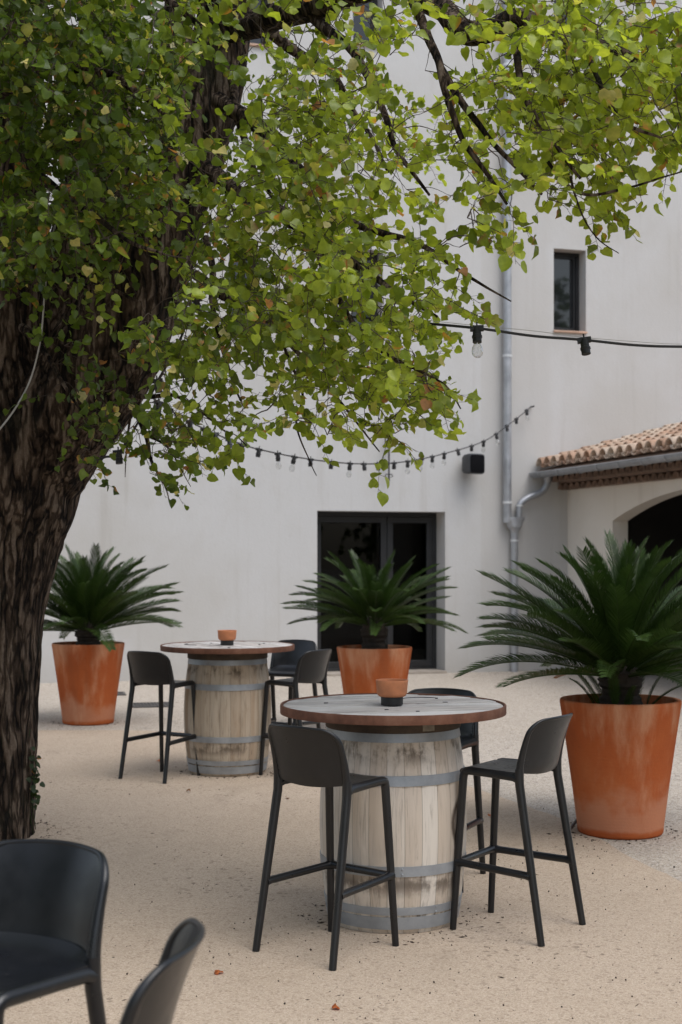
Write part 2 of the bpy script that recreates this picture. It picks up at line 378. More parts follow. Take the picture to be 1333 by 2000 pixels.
# ------------------------------------------------------------------ main building
WD = Vector((.955,.2966,0)).normalized(); WN = Vector((WD.y,-WD.x,0)); W0 = Vector((2.136,21.7,0))
def wu(px): r = (px-CX)/F; return (r*W0.y-W0.x)/(WD.x-WD.y*r)
def wz(px, py): Y = W0.y+WD.y*wu(px); return CAM_H-(py-HY)*Y/F
def W(u, z, out=0): return W0+WD*u+WN*out+Vector((0,0,z))
house = tag(empty('winery_house', W(0,0)), 'tall pale plastered house with dark glazed doorway and grey downpipe', 'building')
house.rotation_euler = (0,0,math.atan2(WD.y,WD.x))
# house-local coordinates: x along the wall, y into the house, z up
DOOR = (wu(620), wu(870), 0.0, 2.436)
wins = []
for x0, x1, y0, y1 in ((1082,1145,487,647),(448,508,487,648),(686,748,487,650),(690,748,-72,88),(478,532,-72,88),(1082,1145,-72,88)):
    c = (x0+x1)/2; wins.append((wu(x0), wu(x1), wz(c,y1), wz(c,y0)))
ops = [DOOR]+wins
us = sorted({-16., 12.}|{o[0] for o in ops}|{o[1] for o in ops}); zs = sorted({-.1, 12.5}|{o[2] for o in ops}|{o[3] for o in ops})
mb = MB(); REV = .42
for i in range(len(us)-1):
    for j in range(len(zs)-1):
        cu, cz = (us[i]+us[i+1])/2, (zs[j]+zs[j+1])/2
        if any(o[0]<cu<o[1] and o[2]<cz<o[3] for o in ops): continue
        mb.add([(us[i],0,zs[j]),(us[i+1],0,zs[j]),(us[i+1],0,zs[j+1]),(us[i],0,zs[j+1])], [(0,1,2,3)])
for (a,b_,c,d) in ops:
    mb.add([(a,0,c),(a,REV,c),(a,REV,d),(a,0,d)], [(0,1,2,3)]); mb.add([(b_,0,c),(b_,REV,c),(b_,REV,d),(b_,0,d)], [(3,2,1,0)])
    mb.add([(a,0,d),(b_,0,d),(b_,REV,d),(a,REV,d)], [(3,2,1,0)]); mb.add([(a,0,c),(b_,0,c),(b_,REV,c),(a,REV,c)], [(0,1,2,3)])
mb.add([(-16,0,12.5),(12,0,12.5),(12,8,12.5),(-16,8,12.5)], [(0,1,2,3)])
mb.add([(-16,0,-.1),(-16,8,-.1),(-16,8,12.5),(-16,0,12.5)], [(0,1,2,3)]); mb.add([(12,0,-.1),(12,8,-.1),(12,8,12.5),(12,0,12.5)], [(3,2,1,0)])
mb.build('wall', M['plaster'], house, ang=20)
mb = MB(); mb.add([(-17,-.6,12.4),(13,-.6,12.4),(13,4,14.2),(-17,4,14.2),(13,8.6,12.4),(-17,8.6,12.4)], [(0,1,2,3),(3,2,4,5)]); mb.build('roof', M['tile'], house, solid=.15)
# dim room behind the doorway
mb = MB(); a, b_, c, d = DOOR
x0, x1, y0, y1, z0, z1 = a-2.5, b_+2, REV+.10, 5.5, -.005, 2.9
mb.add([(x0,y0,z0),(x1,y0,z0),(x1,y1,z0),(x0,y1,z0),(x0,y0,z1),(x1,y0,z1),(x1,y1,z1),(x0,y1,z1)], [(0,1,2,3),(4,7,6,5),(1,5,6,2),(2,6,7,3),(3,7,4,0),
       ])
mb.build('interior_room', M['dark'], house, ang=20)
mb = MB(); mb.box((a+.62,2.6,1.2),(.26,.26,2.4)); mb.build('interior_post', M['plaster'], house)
# door: fixed frame and two leaves
def frame_rect(mb, x0, x1, z0, z1, y, t, dep):
    mb.box(((x0+x1)/2,y,z1-t/2),(x1-x0,dep,t)); mb.box(((x0+x1)/2,y,z0+t/2),(x1-x0,dep,t))
    mb.box((x0+t/2,y,(z0+z1)/2),(t,dep,z1-z0-2*t)); mb.box((x1-t/2,y,(z0+z1)/2),(t,dep,z1-z0-2*t))
yd = REV-.02
fr = MB(); frame_rect(fr, a+.004, b_-.004, .015, d-.004, yd, .06, .09); fo = fr.build('door_frame', M['steel'], house, bevel=.004)
split = a+(b_-a)*.60
for (p, q, hx) in ((a+.068, split-.004, split-.06), (split+.004, b_-.068, split+.06)):
    lf = MB(); frame_rect(lf, p, q, .08, d-.068, yd-.012, .095, .06); lo = lf.build('door', M['steel'], house, bevel=.004)
    g = MB(); g.box(((p+q)/2, yd, (d)/2),(q-p-.19,.012,d-.068-.08-.19)); g.build('pane', M['doorglass'], lo)
    h = MB(); h.tube([(hx,yd-.05,1.02),(hx,yd-.10,1.02),(hx+(.12 if hx>split else -.12),yd-.10,1.02)], .011, 8); h.build('handle', M['zinc'], lo)
mb = MB(); mb.box(((a+b_)/2,.18,.012),(b_-a-.008,.55,.05)); mb.build('threshold', M['step'], house, bevel=.006)
for k, (a1, b1, c1, d1) in enumerate(wins):
    y = .27; w0 = MB(); frame_rect(w0, a1+.003, b1-.003, c1+.003, d1-.003, y, .05, .08)
    wf = w0.build('window', M['steel'], house, bevel=.004)
    s2 = MB(); frame_rect(s2, a1+.054, b1-.054, c1+.054, d1-.054, y+.012, .04, .05); s2.build('sash', M['steel'], wf, bevel=.003)
    g = MB(); g.box(((a1+b1)/2,y+.02,(c1+d1)/2),(b1-a1-.17,.01,d1-c1-.17)); g.build('pane', M['glass'], wf)
    s1 = MB(); s1.box(((a1+b1)/2,.09,c1-.012),(b1-a1+.02,.27,.03)); s1.build('sill', M['sill'], wf, bevel=.004)
# downpipe
up = wu(986); ul = wu(1000); zf = wz(1000,1020)
mb = MB(); mb.tube([(up,-.10,12.3),(up,-.10,zf-.01)], .066, 20); dp = mb.build('downpipe', M['zinc'], house)
mb = MB(); mb.tube([(ul,-.10,zf-.12),(ul,-.10,.0)], .058, 20); dl = mb.build('downpipe', M['zinc'], house)
for y_ in (132,483,697,982):
    m2 = MB(); z = wz(986,y_); m2.lathe([(.068,z-.018),(.073,z-.018),(.073,z+.018),(.068,z+.018)], 20, (up,-.10,0)); m2.box((up,-.04,z),(.03,.08,.03)); m2.build('pipe_clip', M['clip'], dp)
m2 = MB(); z = wz(1000,1056); m2.lathe([(.060,z-.015),(.066,z-.015),(.066,z+.015),(.060,z+.015)], 20, (ul,-.10,0)); m2.box((ul,-.04,z),(.03,.08,.03)); m2.build('pipe_clip', M['clip'], dl)
m2 = MB()
prof = [(.16,.075),(.165,.075),(.165,.035),(.14,.0),(.115,-.075),(.07,-.13),(.062,-.16)]
for i in range(len(prof)-1):
    (r0,z0),(r1,z1) = prof[i],prof[i+1]
    n = 28; vs = []
    for r,z in ((r0,z0),(r1,z1)):
        for j in range(n):
            t = 2*math.pi*j/n; vs.append((ul+r*1.0*math.cos(t), -.10+min(r,.092)*math.sin(t), zf+z))
    m2.add(vs, [(j,(j+1)%n,n+(j+1)%n,n+j) for j in range(n)])
n = 28; m2.add([(ul+.155*math.cos(2*math.pi*j/n), -.10+.09*math.sin(2*math.pi*j/n), zf+.05) for j in range(n)], [tuple(range(n))])
m2.build('rain_hopper', M['zinc'], house, ang=60)

# ------------------------------------------------------------------ annex with tiled roof and arch
# local: x into the annex (WD), y away from the yard corner towards the back (so -y is towards the viewer), z up
U1 = wu(1109)
ann = tag(empty('tiled_annex', W(U1,0)), 'low beige annex with clay tiled roof, gutter and dark arched opening', 'building')
ann.rotation_euler = (0,0,math.atan2(WD.y,WD.x))
LEN = 8.5; ZE = 3.02; s0, s1 = 1.461, 6.3; zs_, zr = 2.28, 2.66; TH = .25
def arch_z(s):
    m_ = (s0+s1)/2; h = (s1-s0)/2; rise = zr-zs_; rad = (h*h+rise*rise)/(2*rise)
    return zs_ + math.sqrt(max(rad*rad-(s-m_)**2,0))-(rad-rise)
mb = MB()
mb.add([(0,0,-.1),(0,-s0,-.1),(0,-s0,ZE+.12),(0,0,ZE+.12)], [(0,1,2,3)]); mb.add([(0,-s1,-.1),(0,-LEN,-.1),(0,-LEN,ZE+.12),(0,-s1,ZE+.12)], [(0,1,2,3)])
K = 36; top = [(s0+(s1-s0)*i/K) for i in range(K+1)]
mb.add([(0,-s,arch_z(s)) for s in top]+[(0,-s,ZE+.12) for s in top], [(i,i+1,K+1+i+1,K+1+i) for i in range(K)])
mb.add([(0,-s,arch_z(s)) for s in top]+[(TH,-s,arch_z(s)) for s in top], [(i,K+1+i,K+2+i,i+1) for i in range(K)])
mb.add([(0,-s0,-.1),(TH,-s0,-.1),(TH,-s0,zs_),(0,-s0,zs_)], [(0,1,2,3)]); mb.add([(0,-s1,-.1),(TH,-s1,-.1),(TH,-s1,zs_),(0,-s1,zs_)], [(3,2,1,0)])
mb.add([(0,-LEN,-.1),(6,-LEN,-.1),(6,-LEN,ZE+1.6),(0,-LEN,ZE+.12)], [(0,1,2,3)])
mb.build('wall', M['annex'], ann, ang=25)
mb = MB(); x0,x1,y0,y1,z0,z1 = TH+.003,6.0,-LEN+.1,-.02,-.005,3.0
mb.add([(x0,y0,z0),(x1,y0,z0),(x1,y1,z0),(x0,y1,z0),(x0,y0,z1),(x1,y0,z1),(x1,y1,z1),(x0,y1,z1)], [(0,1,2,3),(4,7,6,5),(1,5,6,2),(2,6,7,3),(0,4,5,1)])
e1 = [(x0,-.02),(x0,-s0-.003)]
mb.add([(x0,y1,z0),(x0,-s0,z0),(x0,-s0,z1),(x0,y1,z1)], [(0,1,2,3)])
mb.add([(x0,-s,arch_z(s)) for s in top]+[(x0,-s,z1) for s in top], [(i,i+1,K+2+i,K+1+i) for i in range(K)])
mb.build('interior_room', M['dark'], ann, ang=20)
# roof: rows of half round tiles, covers over channels, stepped courses
OV = .54; SL = .26; TW = .256
mb = MB(); ncol = int(LEN/TW)
rt = empty('x'); bpy.data.objects.remove(rt)
rnd = random.Random(3)
for ccol in range(ncol):
    yc = -(ccol+.5)*TW
    for course in range(17):
        xa = -OV+course*.36; 
        jit = rnd.uniform(-.012,.012); dz = rnd.uniform(-.004,.006)
        for (off, up_, rr, L) in ((0,1,.098,.40),(TW/2,-1,.080,.36)):
            rows = []
            for q in range(2):
                x = xa+q*L+jit*(1 if up_>0 else .3); zb = ZE+.115+SL*(x+OV)+ (.02 if q==0 else -.004)+dz
                r_ = rr*(1.06 if q==0 else .94)
                row = []
                for j in range(9):
                    t = math.pi*j/8
                    row.append((x, yc-off+r_*math.cos(t), zb+(r_*math.sin(t)*1.12 if up_>0 else -r_*math.sin(t)*.6+.02)))
                rows.append(row)
            mb.grid(rows)
mb.build('roof', M['tile'], ann, ang=50, solid=.016)
mb = MB(); mb.add([(-OV+.03,0,ZE+.045),(-OV+.03,-LEN,ZE+.045),(6,-LEN,ZE+.045+SL*6.5),(6,0,ZE+.045+SL*6.5)], [(0,1,2,3)]); mb.build('roof_deck', M['genoise'], ann, solid=.03)
# corbelled cornice of two rows of tile ends
mb = MB()
for row, (xo, zz) in enumerate(((-.16,ZE-.19),(-.34,ZE-.07))):
    mb.box((xo/2, -LEN/2, zz+.075),(-xo, LEN, .028))
    for k in range(int(LEN/.19)):
        yc = -(k+.5)*.19
        rows = []
        for x in (xo-.012, 0):
            rows.append([(x, yc+.085*math.cos(math.pi*j/8), zz-.03+.085*math.sin(math.pi*j/8)) for j in range(9)])
        mb.grid(rows)
        mb.box(((xo+.05)/2-.0, yc, zz-.0),(-(xo+.05), .17, .07))
mb.build('cornice', M['genoise'], ann, ang=45)
# gutter and its outlet pipe
xg, zg, rg = -OV-.045, ZE+.02, .075
mb = MB(); rows = []
for y_ in (-.02, -LEN): rows.append([(xg+rg*math.cos(math.pi*(1+j/12)), y_-0, zg+rg*math.sin(math.pi*(1+j/12))) for j in range(13)])
mb.grid(rows); 
mb.add([(xg,-.02,zg)]+[(xg+rg*math.cos(math.pi*(1+j/12)), -.02, zg+rg*math.sin(math.pi*(1+j/12))) for j in range(13)], [(0,i,i+1) for i in range(1,13)])
mb.tube([(xg-rg,-.02,zg),(xg-rg,-LEN,zg)], .010, 8)
gu = mb.build('gutter', M['zinc'], ann, solid=.004)
for k in range(12):
    y_ = -.35-k*.62; m2 = MB(); m2.tube([(xg+(rg+.007)*math.cos(math.pi*(1+j/10)), y_, zg+(rg+.007)*math.sin(math.pi*(1+j/10))) for j in range(11)], .009, 6); m2.build('bracket', M['zinc'], gu)
def A(px, py, out):  # a point of the main wall in annex-local coordinates
    return Vector((wu(px)-U1, -out, wz(px,py)))
path = [A(1062,930,.16), A(1060,948,.15), A(1050,962,.13), A(1026,973,.11), A(1012,984,.10), A(1009,996,.10), A(1009,1014,.10)]
mb = MB(); mb.tube([Vector(p) for p in smooth_path(path, 6)], .052, 16); op = mb.build('outlet_pipe', M['zinc'], ann)
p0 = path[0]; m2 = MB(); m2.lathe([(.055,-.10),(.075,-.01),(.075,.07)], 18, p0); m2.build('outlet_funnel', M['zinc'], op)
m2 = MB(); q = A(1009,988,.10); m2.lathe([(.054,-.014),(.060,-.014),(.060,.014),(.054,.014)], 18, q); m2.build('pipe_clip', M['clip'], op)

# ------------------------------------------------------------------ small fittings on the wall
sp = tag(empty('wall_speaker', W(wu(914), wz(914,908), .20), math.atan2(WD.y,WD.x)+R(16)), 'small black loudspeaker mounted on the pale wall beside the downpipe', 'loudspeaker')
mb = MB()
rows = []
for (y_, sx, sz) in ((.13,.105,.12),(.06,.14,.145),(-.06,.155,.155),(-.10,.150,.150),(-.105,.135,.135)):
    ring = []
    for j in range(32):
        t = 2*math.pi*j/32; c_, s_ = math.cos(t), math.sin(t); e = .28
        ring.append((sx*math.copysign(abs(c_)**e,c_), y_, sz*math.copysign(abs(s_)**e,s_)))
    rows.append(ring+[ring[0]])
mb.grid(rows); mb.add(rows[0][:-1],[tuple(range(32))]); mb.build('cabinet', mat_plain('speaker_cabinet_mat',(.035,.037,.04),.5,.1), sp, ang=50)
mb = MB(); mb.grid([[(x*.134*(1-.06*abs(z)**4), -.112-.012*(1-x*x)*(1-z*z), z*.134*(1-.06*abs(x)**4)) for x in np.linspace(-1,1,9)] for z in np.linspace(-1,1,9)]); mb.build('grille', mat_plain('grille_mat',(.006,.006,.007),.95,.1,40,0,.1), sp)
mb = MB(); mb.box((0,.15,0),(.05,.14,.06)); mb.build('bracket', M['iron'], sp)

ir = tag(empty('iron_bracket', W(wu(755), wz(755,940), .12), math.atan2(WD.y,WD.x)), 'black wrought iron wall ornament with ring top above the doorway', 'iron bracket')
zt = wz(755,840)-wz(755,940)
mb = MB(); mb.tube([(0,0,.02),(0,0,zt-.12)], .013, 8)
mb.tube([(.058*math.sin(2*math.pi*j/20), 0, zt-.14+.135*math.cos(2*math.pi*j/20)) for j in range(21)], .011, 8)
mb.tube([(.03*math.sin(2*math.pi*j/16), 0, zt-.21+.06*math.cos(2*math.pi*j/16)) for j in range(17)], .009, 8)
for sgn in (-1,1): mb.tube([(0,0,.09),(sgn*.045,0,.10),(sgn*.06,0,.07),(sgn*.035,0,.055)], .008, 6)
mb.lathe([(.002,-.01),(.016,.01),(.009,.03),(.02,.05),(.009,.075)], 10)
mb.box((0,.06,.25),(.02,.12,.02)); mb.build('iron_scroll', M['iron'], ir)

# ------------------------------------------------------------------ bar stools
RP = lambda s: (s*.199,-.112,.735)
def make_stool():
    root = empty('bar_stool')
    for s in (-1, 1):
        mb = MB(); f, t = Vector((s*.223,-.234,0)), Vector((s*.201,-.116,.70))
        mb.tube([f, f.lerp(t,.33), f.lerp(t,.66), t, Vector((s*.2005,-.1135,.735)), Vector((s*.201,-.1145,.775))], [.0165,.018,.0195,.0205,.0212,.0198], 14); mb.build('leg', M['plastic'], root, ang=60)
    for s in (-1, 1):
        mb = MB(); f, t = Vector((s*.190,.234,0)), Vector((s*.166,.192,.70))
        p = [f, f.lerp(t,.33), f.lerp(t,.66), t, (s*.1655,.190,.718),(s*.166,.185,.732),(s*.167,.174,.7395),(s*.169,.158,.7425),(s*.176,.10,.742),(s*.188,0,.740),(s*.197,-.085,.737),(s*.201,-.112,.728)]
        mb.tube(p, [.0155,.017,.0185,.0195,.0198,.0198,.0198,.0198,.0198,.0198,.0205,.0215], 14); mb.build('leg', M['plastic'], root, ang=60)
    # seat pan between the side rails, rolled front edge, shallow dish
    mb = MB(); nu, nv = 21, 22; up_, dn = [], []
    for i in range(nv+1):
        v = i/nv; y = -.108+.303*v; hw = .206-.038*v
        a_, b_ = [], []
        for j in range(nu):
            u = -1+2*j/(nu-1)
            yb = y - .050*(1-u*u)*max(0,1-v/.5)
            z = .7605 - .012*(1-u*u)*math.sin(math.pi*min(1,v*1.05)) - .0016*u**8
            if v > .86: z -= .03*((v-.86)/.14)**2.2
            if v < .18: z += .03*((.18-v)/.18)**2*(1-u**6)
            a_.append((u*hw, yb, z)); b_.append((u*hw, yb, z-.014))
        up_.append(a_); dn.append(b_)
    mb.grid(up_); mb.grid([r[::-1] for r in dn])
    n0 = 0; nvu = (nv+1)*nu
    def idx(i,j): return i*nu+j
    def idx2(i,j): return nvu+i*nu+(nu-1-j)
    fs = []
    for j in range(nu-1): fs += [(idx(0,j+1),idx(0,j),idx2(0,j),idx2(0,j+1)), (idx(nv,j),idx(nv,j+1),idx2(nv,j+1),idx2(nv,j))]
    for i in range(nv): fs += [(idx(i,0),idx(i+1,0),idx2(i+1,0),idx2(i,0)), (idx(i+1,nu-1),idx(i,nu-1),idx2(i,nu-1),idx2(i+1,nu-1))]
    mb.f += fs
    mb.tube([(-.166+.0332*k,.195-.0,.7355+.0) for k in range(11)], .016, 10)
    st = mb.build('seat', M['plastic'], root, ang=50)
    mb = MB()
    for (x,y) in ((-.035,-.02),(.035,-.02),(-.02,.03),(.02,.03),(-.06,.03),(.06,.03)):
        zz = .7605-.012*(1-(x/.19)**2)*math.sin(math.pi*min(1,((y+.15)/.345)*1.05))+.0006
        mb.lathe([(.0001,zz),(.0055,zz)], 10, (x,y,0))
    mb.build('drain_hole', M['black'], st)
    # backrest: curved panel with a rounded rim
    zb, zt, rc, Wd = .757, .992, .060, .201
    def bp(u, z, w_):
        k = (z-.74)/.25
        yy = -.112-.026*k-.042*k*abs(k)
        return Vector((u*w_, yy-.066*(1-u*u)*(.8+.2*min(1,max(0,k))), z+.012*(1-u*u)*max(0,k)))
    zl = list(np.linspace(zb, zt-rc, 9))+[zt-rc+rc*math.sin(a_) for a_ in np.linspace(0,math.pi/2,9)[1:]]
    ws = [Wd-(0 if z <= zt-rc else rc-math.sqrt(max(0,rc*rc-(z-zt+rc)**2))) for z in zl]
    fr_, bk = [], []
    for z, w_ in zip(zl, ws):
        nrow = []; brow = []
        for j in range(23):
            u0 = (-1+2*j/22); u = u0*w_/Wd; q = bp(u, z - .018*(1-u*u)*max(0,1-(z-zb)/.10), Wd)
            if z < zb+.05: q.y += .016*(1-u*u)*(1-(z-zb)/.05)**2
            th = .0055; nrow.append(q+Vector((0,th,0))); brow.append(q-Vector((0,th,0)))
        fr_.append(nrow); bk.append(brow)
    mb = MB(); mb.grid([r[::-1] for r in fr_]); mb.grid(bk)
    lowf, lowb = fr_[0], bk[0]; mb.grid([lowf, lowb])
    rim = []
    for z, w_ in zip(zl, ws): rim.append(bp(w_/Wd, z, Wd))
    topu = ws[-1]/Wd
    mid = [bp(topu*(1-2*k/16), zl[-1], Wd) for k in range(1,16)]
    left = [Vector((-p.x,p.y,p.z)) for p in rim][::-1]
    full = rim+mid+left; n = len(full); m0 = len(rim)
    rad = []
    for i in range(n):
        d_ = min(i, n-1-i)/(m0)
        rad.append(.0195-.0125*min(1,d_*1.05)**.8)
    mb.tube(full, rad, 12); mb.build('backrest', M['plastic'], root, ang=60)
    # foot rails on three sides
    def on(a_, b_, z): t = z/.70; return a_.lerp(b_, t)
    rl, rr_ = on(Vector((-.223,-.234,0)),Vector((-.201,-.116,.7)),.30), on(Vector((.223,-.234,0)),Vector((.201,-.116,.7)),.30)
    fl, f2 = on(Vector((-.19,.234,0)),Vector((-.166,.192,.7)),.315), on(Vector((.19,.234,0)),Vector((.166,.192,.7)),.315)
    for a_, b_ in ((rl,fl),(fl,f2),(f2,rr_)):
        mb = MB(); mb.tube([a_, a_.lerp(b_,.08), a_.lerp(b_,.92), b_], [.024,.0172,.0172,.024], 12, sx=1.0); mb.build('foot_rail', M['plastic'], root, ang=60)
    return root
stools = [((-.053,6.286),(.65,.76),'charcoal plastic bar stool seen from behind, standing left of the nearer barrel table'),
 ((.821,6.651),(-.833,.553),'charcoal plastic bar stool standing between the nearer barrel table and the largest planter'),
 ((.50,7.63),(-.273,-.96),'charcoal bar stool mostly hidden behind the nearer barrel table, facing it'),
 ((-1.416,11.22),(.535,.845),'dark bar stool left of the farther barrel table, in front of the drain grate'),
 ((-.34,11.36),(-.833,.553),'dark bar stool right of the farther barrel table with its back towards the doorway planter'),
 ((-.47,12.35),(-.40,-.916),'dark bar stool behind the farther barrel table, its backrest overlapped by another stool'),
 ((-.825,3.393),(-.46,-.888),'blurred charcoal bar stool cut off by the bottom left corner, seat towards the viewer'),
 ((-.515,2.72),(-.998,.05),'charcoal bar stool whose curved backrest is seen edge-on at the bottom edge')]
proto = None
for (c_, f_, lab) in stools:
    o = make_stool() if proto is None else copy_tree(proto)
    proto = proto or o
    o.location = (c_[0], c_[1], .004); o.rotation_euler = (0,0,math.atan2(-f_[0], f_[1]))
    tag(o, lab, 'bar stool', 'bar stools around the barrel tables')

# ------------------------------------------------------------------ barrel tables
HOOPS = [(.026,.084),(.094,.130),(.275,.322),(.688,.735),(.885,.925)]
def brad(z): t = (z-.48)/.48; return .352-.047*abs(t)**2.0
def make_table(wood, seed, plankrot):
    rn = random.Random(seed); root = empty('barrel_table')
    mb = MB(); prof = [(brad(z)-(.010 if z<.005 else 0), z) for z in np.linspace(0,.955,36)]
    mb.lathe(prof, 104, caps=True)
    for i,(x,y,z) in enumerate(mb.v):                # each stave slightly crowned with a groove at its joint
        r = math.hypot(x,y)
        if r < .1: continue
        fr = (math.atan2(y,x)*26/(2*math.pi)) % 1; k = 1 - (.012 if min(fr,1-fr) < .05 else 0) + .003*math.sin(math.pi*fr)
        mb.v[i] = (x*k, y*k, z)
    ba = mb.build('barrel', wood, root, ang=40)
    for (z0,z1) in HOOPS:
        m2 = MB(); m2.lathe([(brad(z0)+.001,z0),(brad(z0)+.0055,z0),(brad(z1)+.0055,z1),(brad(z1)+.001,z1)], 80); 
        a_ = rn.uniform(0,6.28); zc = (z0+z1)/2
        for dz in (-.012,.012):
            c_ = Vector((math.cos(a_)*(brad(zc)+.006), math.sin(a_)*(brad(zc)+.006), zc+dz)); m2.tube([c_, c_+Vector((math.cos(a_),math.sin(a_),0))*.004], [.006,.003], 8)
        m2.build('hoop', M['hoop'], ba, ang=40)
    m2 = MB(); m2.lathe([(.29,.926),(.322,.926),(.325,.93),(.325,.989),(.29,.989)], 64); m2.build('support_ring', M['darkwood'], root, ang=40)
    # plank disc inside a rusty steel band
    tp = empty('tabletop', (0,0,0)); tp.parent = root; tp.rotation_euler = (0,0,plankrot)
    bpy.data.objects.remove(tp)
    mb = MB(); Rr = .527; wdt = .1121
    for k in range(10):
        y0 = -.56+k*wdt+.004; y1 = y0+wdt-.008; y0c, y1c = max(y0,-Rr+.004), min(y1,Rr-.004)
        if y1c-y0c < .01: continue
        poly = []
        for t in np.linspace(y0c,y1c,7): poly.append((math.sqrt(Rr*Rr-t*t), t))
        for t in np.linspace(y1c,y0c,7): poly.append((-math.sqrt(Rr*Rr-t*t), t))
        dz = rn.uniform(-.002,.003); mb.prism(poly, .992, 1.028+dz)
    tp = mb.build('tabletop', M['plank'], root, bevel=.003); tp.rotation_euler = (0,0,plankrot)
    m2 = MB(); m2.lathe([(.530,.990),(.5415,.990),(.5425,.995),(.5425,1.028),(.5405,1.033),(.5335,1.033),(.532,1.028),(.530,.990)], 96); m2.build('rim', M['rust'], tp, ang=40)
    for (x,y,r) in ((.27,.02,.013),(-.1,-.24,.010),(.02,-.34,.009),(-.3,.13,.011)):
        m2 = MB(); m2.lathe([(.0005,1.0325),(r,1.0325),(r*1.05,1.022)], 14, (x,y,0)); m2.build('bolt_hole', M['black'], tp)
    m2 = MB(); m2.tube([(.2+.11*math.cos(t), .17+.11*math.sin(t), 1.0285) for t in np.linspace(.5,2.6,14)], .005, 6); m2.build('groove', M['black'], tp)
    return root
t1 = make_table(M['barrel_pale'], 1, R(14)); t1.location = (.25,6.84,.0); t1.rotation_euler = (0,0,R(0))
tag(t1, 'pale weathered wine barrel with round plank top and rusty rim, the nearer table', 'barrel table', 'wine barrel tables')
m2 = MB(); ta = R(-62); Rt = Matrix.Rotation(ta+R(90),3,'Z'); m2.box((.3265*math.cos(ta),.3265*math.sin(ta),.950),(.062,.004,.030),Rt); m2.build('metal_tag', M['tagmat'], t1)
t2 = make_table(M['barrel_brown'], 2, R(-20)); t2.location = (-.92,11.54,0); t2.rotation_euler = (0,0,R(140))
tag(t2, 'brown stained wine barrel with round plank top, the farther table', 'barrel table', 'wine barrel tables')
def bowl(loc, lab):
    r = empty('table_bowl', loc)
    mb = MB(); mb.lathe([(.001,.040),(.06,.040),(.068,.046),(.0725,.058),(.0765,.108),(.0785,.116),(.077,.119),(.0715,.118),(.069,.108),(.066,.06),(.001,.055)], 40); mb.build('clay_bowl', M['terrabowl'], r, ang=50)
    mb = MB(); mb.lathe([(.001,0),(.052,0),(.053,.003),(.053,.039),(.001,.039)], 36); mb.build('foot', M['black'], r)
    return tag(r, lab, 'bowl', 'terracotta bowls on the barrel tables')
bowl(tuple(P(766,1376,6.80)), 'small terracotta bowl on a black foot, on the nearer barrel table')
bowl(tuple(P(444,1258,11.5)), 'small terracotta bowl on a black foot, on the farther barrel table')
for o in [x for x in C.objects if x.name.startswith('table_bowl')]: o.location.z = 1.0315

# ------------------------------------------------------------------ planters with cycads
def make_pot():
    mb = MB(); mb.lathe([(.001,0),(.245,0),(.262,.006),(.268,.02),(.271,.06),(.305,.32),(.342,.58),(.372,.78),(.3785,.822),(.3785,.836),(.374,.843),(.352,.843),(.347,.836),(.342,.76),(.001,.75)], 72)
    root = mb.build('terracotta_planter', M['terra'], None, ang=60)
    m2 = MB(); rows = []
    m2.lathe([(.343,.757),(.25,.775),(.12,.79),(.001,.795)], 40); 
    for i,(x,y,z) in enumerate(m2.v): m2.v[i] = (x,y,z+.02*mnoise.noise(Vector((x*9,y*9,0))))
    m2.build('soil', M['soil'], root)
    return root
pots = [((-2.66,14.97),'terracotta planter standing beside the tree trunk near the far wall','cycad palm with dark arching fronds in the planter beside the tree trunk',1.0,70,(0,84),.22,11),
        ((.336,14.3),'terracotta planter in front of the dark glazed doorway','cycad palm spreading in front of the dark glazed doorway',.88,62,(0,70),.30,22),
        ((1.765,8.99),'large streaked terracotta planter on the gravel at the right','big cycad palm with feathery fronds in the planter on the gravel at the right',.98,80,(0,84),.24,33)]
def make_frond(seed, dry=False):
    rn = random.Random(seed); mb = MB(); k_arch = rn.uniform(.30,.78); twist = rn.uniform(-.25,.25)
    n = 40; pts = []; a_ = 0.12; x = z = y = 0.0
    for i in range(n+1):
        s = i/n; pts.append(Vector((x,y,z))); a_ = .15-k_arch*s**1.8; x += math.cos(a_)/n; z += math.sin(a_)/n; y += .06*twist*s/n*3
    mb.tube(pts, [.0075*(1-.85*i/n)+.0008 for i in range(n+1)], 5)
    def at(s):
        q = s*n; i = min(int(q),n-1); p = pts[i].lerp(pts[i+1], q-i); t = (pts[i+1]-pts[i]).normalized(); return p, t
    NP = 84
    for k in range(NP):
        s = .10+.895*(k/(NP-1))**.97; p, t = at(s)
        L = .152*min(1,(s-.06)/.16)**.8*(1-.56*max(0,(s-.55)/.45)**2.6)*rn.uniform(.9,1.08)
        fw = R(62-26*s)
        for sd_ in (-1,1):
            side = Vector((0,sd_,0)); upv = side.cross(t)*(-sd_) if False else Vector((-t.z,0,t.x))
            vee = R(26+rn.uniform(-7,7)); out = (side*math.cos(vee)+upv*math.sin(vee))
            dr = (t*math.cos(fw)+out*math.sin(fw)).normalized()
            wd = .0038+.0012*(1-s); wv = t.cross(dr).cross(dr).normalized()*wd
            d2 = (dr*.92+t*.25-Vector((0,0,.18))).normalized()
            q1 = p+dr*L*.5; q2 = q1+d2*L*.5; nl = dr.cross(wv).normalized()*.0015
            mb.add([p-wv*.6,p+wv*.6,q1-wv,q1+wv,q1+nl,q2],[(0,1,3,4,2),(2,4,5),(4,3,5)])
    me = mb.build('frond', M['fronddry'] if dry else M['frond'], None, ang=None)
    return me
fr_protos = [make_frond(100+i) for i in range(7)]; dry_p = make_frond(300, True)
pot0 = None
